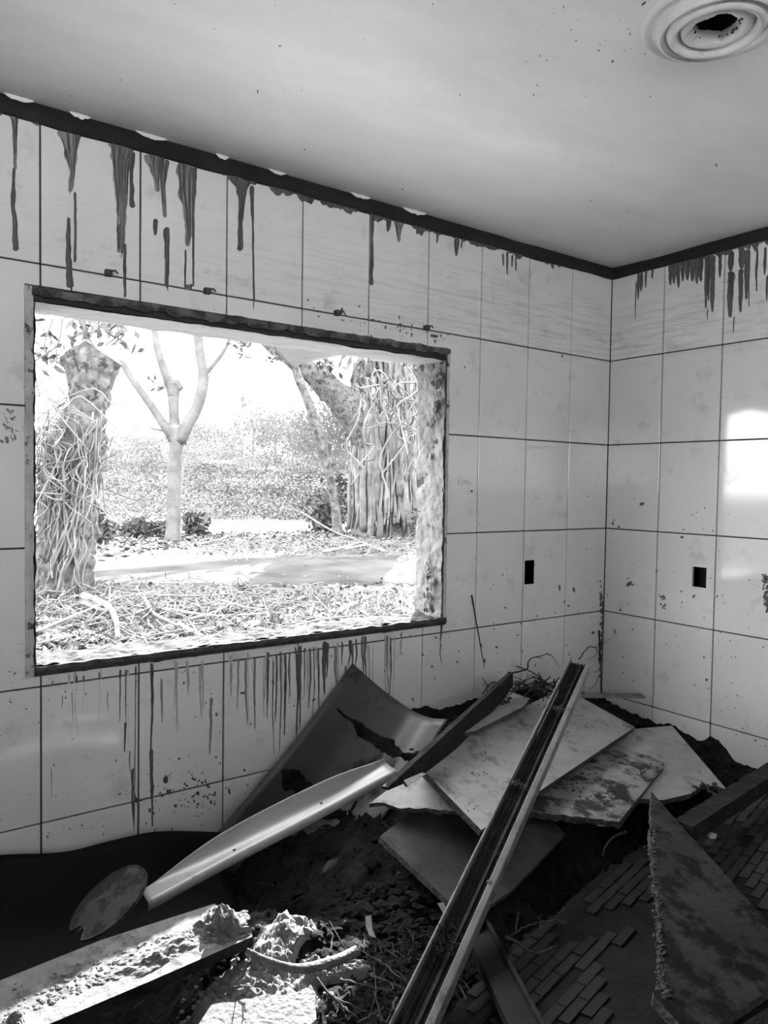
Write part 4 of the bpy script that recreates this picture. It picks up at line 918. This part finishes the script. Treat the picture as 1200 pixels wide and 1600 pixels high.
bush_meshes = [leaves(2200, (1,1,.75), .045, 60+k, 16, .2) for k in range(3)]
for c_ in bush_meshes: c_.materials.append(T['farbush'])
def far_tree(label, x, t_, hpx, wpx, k, cat='tree', name='far_tree', group='trees on the hillside', trunk=True):
    depth = lerp(30, 130, t_); base = hillp(x, t_); H = hpx/FPX*depth; W_ = wpx/FPX*depth/2
    t = empty(name, base); tag(t, label, cat, group)
    ch_ = H*(.86 if trunk else .95)
    f = bpy.data.objects.new('foliage', (crown_meshes if trunk else bush_meshes)[k%3]); COL.objects.link(f); f.parent = t; f.location = (0,0,H-ch_*.5); f.scale = (W_, W_, ch_*.55); f.rotation_euler = (0,0,k*1.3)
    MB().tube([base-Vector((0,0,.3)), base+Vector((0,0,H*.3)), base+Vector((W_*.05,0,H*.7))], [H*.03, H*.025, H*.012], 6).build('trunk' if trunk else 'stem', T['palebark'], parent=t)
    return t
ft = [(205,.9,30,40,'low round tree at the left end of the hill'),(240,.9,26,44,'second low tree from the left on the hill'),(305,.85,66,84,'rounded hill tree right of the forked tree'),(352,.85,52,66,'small hill tree above the houses'),
 (395,.75,88,76,'tall hill tree left of the middle of the hill'),(430,.72,104,84,'tallest hill tree in the middle'),(468,.6,112,84,'hill tree just left of the leaning trunk'),(505,.45,120,90,'hill tree behind the leaning trunk'),(540,.3,150,90,'hill tree close behind the ficus branch'),(172,.9,26,44,'hill tree beside the stump edge'),(690,.3,190,120,'leafy tree behind the right window edge'),(280,.8,50,64,'hill tree half hidden by the forked trunk')]
for k, (x, t_, hp, wp, lb) in enumerate(ft): far_tree(lb, x, t_, hp, wp, k)
r = random.Random(55)
zones = [(175,'right of the stump'),(225,'left of the forked trunk'),(310,'right of the forked trunk'),(365,'below the houses'),(425,'in the middle of the slope'),(480,'left of the leaning trunk'),(530,'beside the ficus')]
lev = [(.05,'low down on the slope'),(.22,'halfway up the slope'),(.45,'high on the slope')]
for k in range(21):
    (x, zn), (t_, lv) = zones[k%7], lev[k//7]
    far_tree('pale shrub %s, %s' % (lv, zn), x+r.uniform(-16,16), t_+r.uniform(-.03,.05), r.uniform(34,62), r.uniform(70,120), k, 'shrub', 'hill_shrub', 'shrubs on the overgrown slope', trunk=False)
vsl = []; rr = np.random.default_rng(5)
for k in range(60000):
    x = rr.uniform(120, 700); t_ = rr.random()**1.6*.95; p = hillp(x, t_); dp = lerp(30, 130, t_); p.z += abs(rr.normal())*.5*(1+1.5*max(0, fbm((p.x*.25, p.y*.25, 7), 2))); s_ = dp*.0019
    a_ = Vector(rr.normal(size=3)).normalized()*s_*1.3; b2 = a_.cross(Vector(rr.normal(size=3))).normalized()*s_*.6
    vsl += [p-a_, p+b2, p+a_, p-b2]
m = MB(); m.add(vsl, [(i*4, i*4+1, i*4+2, i*4+3) for i in range(len(vsl)//4)])
tag(m.build('scrub', T['farleaf'], fix=False, origin=hillp(350,.2)), 'dense scrub leaves covering the hillside', 'scrub', kind='stuff')
# slender bare tree with a tuft
base = hillp(378, .5); top = base+Vector((0,0,8.2)); t = empty('slender_tree', base); tag(t, 'slender bare-stemmed tree with a small tuft on the hill', 'tree')
MB().tube([base, lerp(base, top, .6), top], [.16,.12,.06], 6).build('trunk', T['palebark'], parent=t)
f = bpy.data.objects.new('foliage', crown_meshes[3]); COL.objects.link(f); f.parent = t; f.location = (0,0,(top-base).length*.94); f.scale = (.9,.9,.8)
# houses
def house(label, x0, x1, yb, yt, depth, nw):
    a_, b2 = hillp(x0, (depth-30)/100), hillp(x1, (depth-30)/100); b2.z = a_.z = max(a_.z, b2.z)+.2; H = (yb-yt)/FPX*depth; d = (b2-a_); d.z = 0; W_ = d.length; d.normalize(); bk = Vector((-d.y, d.x, 0))
    if bk.dot(Vector(_f)) < 0: bk = -bk
    t = empty('hill_house', a_); tag(t, label, 'house', 'houses on the hillside')
    m = MB(); m.extrude([(0,-1.5),(4,-1.5),(4,H),(0,H)], a_, a_+d*W_, bk, Vector((0,0,1))); m.build('wall', T['house'], parent=t)
    m = MB(); m.extrude([(-.5,H),(4.5,H),(2,H*1.45)], a_-d*.4, a_+d*(W_+.4), bk, Vector((0,0,1))); m.build('roof', T['roof'], parent=t)
    for k in range(nw):
        u_ = (k+.5)/nw*W_; p = a_+d*u_-bk*.05; m = MB(); m.extrude([(-.02,H*.3),(.03,H*.3),(.03,H*.8),(-.02,H*.8)], p-d*W_/nw*.25, p+d*W_/nw*.25, bk, Vector((0,0,1))); m.build('window', T['pane'], parent=t)
house('long low white house at the left on the hill', 322, 352, 742, 728, 72, 3)
house('long low white house on the hill nearer the leaning trunk', 385, 420, 744, 729, 70, 3)
house('small white house far left beside the stump', 206, 240, 722, 713, 95, 2)

# ---- stump with vines
ds = DEP(105, 930); pxm = ds/FPX
st = empty('tree_stump', U(100, 930, z=0)); tag(st, 'thick sawn-off tree stump draped in roots, left in the window', 'tree')
P = smoothpath([AT(98,950,ds), AT(100,900,ds), AT(105,830,ds), AT(112,760,ds), AT(122,700,ds), AT(134,650,ds), AT(141,600,ds), AT(146,560,ds)], 110)
rads = [interp([0,10,30,55,70,80,92,110],[54,44,42,44,40,30,31,46],i)*pxm for i in range(111)]
m = MB(); seg = 72; m.tube(P, rads, seg, cap=False)
vs = [Vector(v) for v in m.v]
for i, v in enumerate(vs):
    cpt = P[i//seg]; d = (v-cpt); q = v*6.5; dist, _p = mnoise.voronoi((q.x*1.0, q.y*1.0, q.z*.6)); e = min(dist[1]-dist[0], .35)
    v += d.normalized()*(.13*(e-.2)+.05*fbm(q*.4, 3))
top = vs[-seg:]; cc = sum(top, Vector())/seg
tilt = Vector(_r)*.28
for i in range(len(vs)):
    k = max(0, (i//seg-96)/14)
    if k: vs[i] = vs[i]+Vector((0,0,1))*(-abs((vs[i]-cc).dot(Vector(_r))-.05)*.62*k+.16*k)
m.v = [tuple(v) for v in vs]; m.build('trunk', T['bark'], parent=st, smooth=True)
top = vs[-seg:]; cc = sum(top, Vector())/seg
MB().add(top+[cc+Vector((0,0,.05))], [(k, (k+1)%seg, seg) for k in range(seg)]).build('cut_face', T['cutwood'], parent=st)
r = random.Random(17)
for k in range(52):
    x0 = r.gauss(95, 26); y0 = r.uniform(640, 740); y1 = r.uniform(780, 945); x1 = x0+r.gauss(-22, 26)
    if r.random() < .3: x0, x1 = r.uniform(140,170), r.uniform(60,130)
    n = 6; pts = []
    for j in range(n+1):
        t = j/n; x = lerp(x0, x1, t)+r.gauss(0,6); y = lerp(y0, y1, t); cx = interp([540,650,760,950],[146,134,112,98],y); hw = interp([540,650,700,950],[40,30,42,46],y)
        u_ = max(-1, min(1, (x-cx)/hw)); front = math.sqrt(max(0, 1-u_*u_))*hw*pxm
        pts.append(AT(x, y, ds-front-r.uniform(.03,.22)))
    MB().tube(smoothpath(pts, 20), [r.uniform(.005,.015)]*21, 5).build('aerial_root', T['root'], parent=st, smooth=True)
for k in range(60):   # loose tangle at the left
    x0, y0 = r.uniform(55,110), r.uniform(600,720); pts = [AT(x0, y0, ds-.5)]
    for j in range(5): pts.append(pts[-1]+Vector((r.gauss(0,.2), r.gauss(0,.2), r.gauss(-.16,.18))))
    MB().tube(smoothpath(pts, 14), .009, 5).build('aerial_root', T['root'], parent=st, smooth=True)
# ---- hanging leaves above (branches from trees overhead)
def spray(t, cx, cy, depth, wpx, hpx, n, seed, size=.11):
    r = random.Random(seed); c_ = AT(cx, cy, depth); k_ = depth/FPX
    for b_i in range(3):
        e = [c_+Vector(_r)*r.uniform(-.5,.5)*wpx*k_+Vector((0,0,1))*(hpx*.6*k_), c_+Vector(_r)*r.uniform(-.3,.3)*wpx*k_, c_+Vector(_r)*r.uniform(-.6,.6)*wpx*k_-Vector((0,0,1))*hpx*.4*k_]
        MB().tube(smoothpath(e, 10), [.012]*11, 5).build('twig', T['palebark'], parent=t)
    m = MB()
    for i in range(n):
        p = c_+Vector(_r)*r.gauss(0,.3)*wpx*k_+Vector((0,0,1))*r.gauss(0,.32)*hpx*k_+Vector(_f)*r.gauss(0,.3); a_ = Vector((r.gauss(0,1),r.gauss(0,1),r.gauss(-.5,1))).normalized()*size*r.uniform(.6,1.2); b2 = a_.cross(Vector((r.gauss(0,1),r.gauss(0,1),r.gauss(0,1)))).normalized()*size*.35
        m.add([p-a_, p+b2, p+a_, p-b2], [(0,1,2,3)])
    tag(m.build('leaf_cluster', T['leaf'], parent=t, fix=False), kind='stuff')
# ---- forked tree
dt = DEP(268, 848); pm = dt/FPX
tr = empty('forked_tree', U(268, 848, z=0)); tag(tr, 'pale slim forked tree in the middle of the window', 'tree')
def limb(name, pts, radpx, n=26, mat='palebark', par=None, d=None, pmm=None):
    d = d or dt; pmm = pmm or pm; q = smoothpath([AT(x, y, d) for x, y in pts], n)
    MB().tube(q, [interp(np.linspace(0,1,len(radpx)), radpx, i/n)*pmm for i in range(n+1)], 14, wob=.18, ws=2.5).build(name, T[mat], parent=par, smooth=True)
limb('trunk', [(268,860),(271,820),(272,760),(275,700),(275,665)], [15,11,10.5,11,12], par=tr)
limb('branch', [(270,682),(250,655),(225,618),(205,590),(188,562)], [9,7,6,5,5], par=tr)
limb('branch', [(272,690),(272,650),(270,615),(262,592),(250,560),(243,530),(238,490)], [10,8,9,7,6,5,5], par=tr)
limb('branch', [(280,690),(298,655),(312,625),(318,590),(314,560),(308,510),(306,490)], [11,9,9,8,7,8,8], par=tr)
limb('branch', [(318,588),(335,568),(350,548),(362,520),(364,500)], [4,3.5,3,2.5,2], par=tr)
limb('cut_stub', [(270,620),(273,600),(284,608)], [9,10,4], 12, par=tr)
limb('branch', [(264,678),(250,672),(234,669)], [2.2,2,1.6], 10, par=tr)
ff = bpy.data.objects.new('leaf_tuft', leaves(16, (.35,.2,.25), .12, 91, 3)); ff.data.materials.append(T['leaf']); COL.objects.link(ff); ff.parent = tr; ff.location = AT(250,593,dt-.2)-tr.location
# ---- ficus with aerial roots
df = DEP(605, 838); pf = df/FPX
fc = empty('ficus_tree', U(605, 838, z=0)); tag(fc, 'massive ficus trunk hung with aerial roots, right in the window', 'tree')
limb('trunk', [(602,850),(604,800),(604,740),(602,680),(602,620),(606,560),(608,500)], [58,48,46,48,46,42,44], 60, 'bark', fc, df, pf)
limb('branch', [(590,720),(565,665),(535,625),(500,596),(465,566),(430,540),(405,520)], [24,26,22,17,15,13,11], 40, 'bark', fc, df-.6, pf)
limb('branch', [(560,600),(572,560),(580,520)], [14,12,12], 14, 'bark', fc, df-.5, pf)
limb('branch', [(630,680),(650,620),(655,560),(660,520)], [16,16,14,14], 20, 'bark', fc, df-.6, pf)
r = random.Random(29)
for k in range(130):
    x = r.uniform(552, 655); y0 = r.uniform(540, 690); y1 = r.uniform(800, 848) if r.random() < .7 else r.uniform(680,800)
    u_ = (x-604)/52; fr = math.sqrt(max(.05, 1-u_*u_))*50*pf; n = 5; pts = []; x1 = x+r.gauss(0,6)
    for j in range(n+1): t_ = j/n; pts.append(AT(lerp(x, x1, t_)+r.gauss(0,2.2), lerp(y0, y1, t_), df-fr-r.uniform(.02,.35)))
    MB().tube(smoothpath(pts, 16), [r.choice((.025,.03,.04,.06,.09))*(1+.2*r.random())]*17, 5).build('aerial_root', T['root'], parent=fc, smooth=True)
for k in range(30):
    x0, y0 = r.uniform(560,655), r.uniform(550,660); pts = [AT(x0, y0, df-2.6)]
    for j in range(5): pts.append(pts[-1]+Vector((r.gauss(0,.3), r.gauss(0,.25), r.gauss(-.35,.3))))
    MB().tube(smoothpath(pts, 14), .022, 5).build('aerial_root', T['root'], parent=fc, smooth=True)
# leaning trunk
dl = 19.5
lt = empty('leaning_trunk', AT(515,735,dl)); tag(lt, 'slim leaning trunk in front of the ficus branch', 'tree')
limb('trunk', [(528,838),(522,780),(508,715),(490,650),(470,600),(455,560),(440,520)], [8,7,7,7.5,7,6,6], 30, 'bark', lt, dl, dl/FPX)
for a_ in ((st,145,512,9.9,80,40,70,1),(st,75,540,9.9,50,70,40,2),(st,185,520,9.9,40,50,14,3),(tr,378,530,dt,26,34,40,4,.16),(fc,505,580,21,50,50,60,5,.2),(fc,600,575,21,90,40,150,6,.2),(lt,432,558,19.4,22,20,14,7,.14)): spray(*a_)
# near shrubs around the trees
for k, (x, yb, yt, wp, lb) in enumerate(((305,838,800,44,'dark leafy shrub right of the forked tree foot'),(212,842,806,56,'leafy shrub left of the forked tree foot'),(258,842,815,26,'small shrub at the forked tree foot'),(530,830,735,70,'tall loose shrub left of the ficus foot'),(505,835,770,60,'low shrub under the leaning trunk'),(675,845,790,50,'shrub behind the right window jamb'),(155,850,800,30,'shrub behind the stump'))):
    d_ = DEP(x, yb); b2 = AT(x, yb, d_); t = empty('leafy_shrub', b2); tag(t, lb, 'shrub', 'shrubs among the trees'); H = (yb-yt)/FPX*d_
    me_ = leaves(420, (wp/FPX*d_/2, wp/FPX*d_/2, H*.5), .11, 200+k, 20, .3); me_.materials.append(T['leaf']); f = bpy.data.objects.new('foliage', me_); COL.objects.link(f); f.parent = t; f.location = (0,0,H*.5)
    m = MB()
    for q in range(5): m.tube([b2, b2+Vector((r.gauss(0,.25), r.gauss(0,.2), H*.5)), b2+Vector((r.gauss(0,.4), r.gauss(0,.3), H*.9))], .014, 5)
    m.build('stem', T['palebark'], parent=t)
# fallen branches
fb = [([(60,985),(120,960),(185,935),(240,925)],4,'long bent branch at the stump foot'),([(130,930),(165,945),(180,965),(184,995)],8,'thick pale branch below the stump'),([(130,942),(155,952),(172,955)],6,'thick pale branch stub at the stump'),([(225,935),(240,958),(262,970),(280,978)],5,'curved pale branch right of the stump'),([(250,950),(300,958),(345,962),(420,958)],4,'long level branch in the yard'),([(280,975),(300,985),(318,995)],6,'short pale branch near the sill'),([(295,968),(330,958),(372,940)],4,'rising branch in the yard'),
 ([(240,930),(310,931),(380,926)],3,'thin straight branch at the road edge'),([(345,938),(380,948),(410,952)],3,'thin branch right in the yard'),([(315,850),(345,842),(372,832)],3,'dark branch across the road'),([(505,862),(540,855),(565,848),(600,862)],4,'arched branch below the ficus'),([(540,858),(580,852),(605,862)],4,'second branch below the ficus'),([(470,800),(520,830),(560,845),(600,868)],3,'long branch sloping from the leaning trunk'),([(190,790),(215,818),(238,838)],3.5,'dark fallen limb left of the forked tree'),([(60,1005),(90,998),(118,993)],3,'flat branch at the lower left of the yard'),([(430,985),(500,968),(560,962)],3,'thin level stick near the sill right')]
for k, (pts, rp_, lb) in enumerate(fb):
    P = []
    for x, y in pts:
        z_ = .15; p = U(x, y, z=z_); P.append(p)
    if k in (12, 13): d_ = DEP(*pts[-1]); P = [AT(x, y, d_) for x, y in pts]
    q = smoothpath(P, 20); k_ = DEP(*pts[0])/FPX if k not in (12,13) else DEP(*pts[-1])/FPX; m = MB()
    m.tube(q, [rp_*.62*k_*(1-.5*i/20) for i in range(21)], 7, wob=.25, ws=4); o = tag(m.build('fallen_branch', T['branch'], smooth=True), lb, 'branch', 'fallen branches in the yard')
# twigs, litter, grass
r = random.Random(41); m = MB()
for k in range(900):
    if k < 430: x, y = r.uniform(320, 660), 852+abs(r.gauss(0,10))-14*r.random()
    elif k < 760: x, y = r.gauss(250,90), r.gauss(945,18)
    else: x, y = r.uniform(50,660), r.uniform(915,1030)
    if y < 832: continue
    p = U(x, y, z=.09); d = Vector((r.gauss(0,1), r.gauss(0,1), r.gauss(.12,.22))).normalized()*r.uniform(.15,.6); b2 = Vector((r.gauss(0,.06), r.gauss(0,.06), abs(r.gauss(.05,.06))))
    m.tube([p-d*.5, p+b2, p+d*.5], r.uniform(.004,.010), 4)
tag(m.build('brushwood', T['branch'], fix=False, origin=U(350,900,z=0)), 'fine brushwood and twigs strewn along the road', 'twigs', kind='stuff')
def flat_litter(n, size, yr, mat, name, label, seed, up=.35):
    r = np.random.default_rng(seed); vs = []
    for k in range(n):
        x = r.uniform(40, 680); y = yr(r, x); p = U(x, y, z=.05); p.z = ground_z(p.x, p.y)+.02+abs(r.normal())*.03
        if 866 < y < 914 and r.random() < .93: continue
        a_ = Vector((r.normal(), r.normal(), r.normal()*up)).normalized()*size*r.uniform(.5,1.3); b2 = a_.cross(Vector((r.normal()*.6, r.normal()*.6, 1))).normalized()*size*.4*r.uniform(.5,1.2)
        vs += [p-a_, p+b2, p+a_, p-b2]
    m = MB(); m.add(vs, [(i*4, i*4+1, i*4+2, i*4+3) for i in range(len(vs)//4)])
    tag(m.build(name, mat, fix=False, origin=U(350,950,z=0)), label, 'litter', kind='stuff')
flat_litter(9000, .06, lambda r, x: 832+r.random()**.9*215, T['litter'], 'leaf_litter', 'dry leaves covering the yard', 1)
flat_litter(3500, .12, lambda r, x: 832+abs(r.normal())*12, T['litter'], 'leaf_litter', 'dry leaves heaped below the trees', 2)
flat_litter(3500, .05, lambda r, x: 925+abs(r.normal())*45, T['grass'], 'grass', 'short grass and weeds in the yard near the sill', 3, up=3)
# rubble stones in the yard near the sill
r = random.Random(61); ords = ['leftmost', 'second from the left', 'third from the left', 'fourth from the left', 'fifth from the left', 'sixth from the left', 'second from the right', 'rightmost']
for k, (x, y) in enumerate(((85,1003),(185,1003),(268,988),(345,985),(395,978),(475,982),(560,975),(625,955))):
    p = U(x, y, z=.05); m = MB(); ico(m, (p.x, p.y, p.z), r.uniform(.07,.13), r, sub=2)
    tag(m.build('yard_stone', T['litter']), 'pale stone in the yard near the sill, '+ords[k], 'stone', 'pale stones in the yard near the sill')
# torn sheet hanging from the window head outside
P3 = [[(430,528),(457,571)],[(470,534),(490,563)],[(520,538),(530,555)],[(570,541),(572,548)]]
rows = []
for (x0,y0),(x1,y1) in P3: a_ = U(x0,y0,Y=.19); a_.z = 2.07; b2 = U(x1,y1,Y=.34); rows.append([lerp(a_, b2, t)+Vector((0,.02*math.sin(3*t),0)) for t in np.linspace(0,1,6)])
hs_ = surf('torn_sheet', rows, T['soffit'], .006); tag(hs_, 'pale torn sheet hanging outside from the window head', 'sheet')
P3 = [[(576,536),(577,562)],[(610,540),(606,565)],[(650,543),(648,558)]]
rows = [[lerp(Vector((U(x0,y0,Y=.19).x, .19, 2.07)), U(x1,y1,Y=.30), t) for t in np.linspace(0,1,4)] for (x0,y0),(x1,y1) in P3]
tag(surf('torn_sheet', rows, T['soffit'], .006), 'short pale torn sheet at the right end of the window head', 'sheet')

# thin sunlit haze over the far slope
hz_m = bpy.data.materials.new('haze'); hz_m.use_nodes = True; nt = hz_m.node_tree; nt.nodes.remove(nt.nodes['Principled BSDF'])
vs_ = nt.nodes.new('ShaderNodeVolumeScatter'); vs_.inputs['Density'].default_value = .0007; vs_.inputs['Anisotropy'].default_value = .3; vs_.inputs['Color'].default_value = (1,1,1,1)
nt.links.new(vs_.outputs[0], nt.nodes['Material Output'].inputs['Volume'])
hb = MB().box((-60, 26, -1), (150, 170, 26)).build('haze', hz_m); tag(hb, 'thin bright haze over the far hillside', 'haze', kind='stuff')
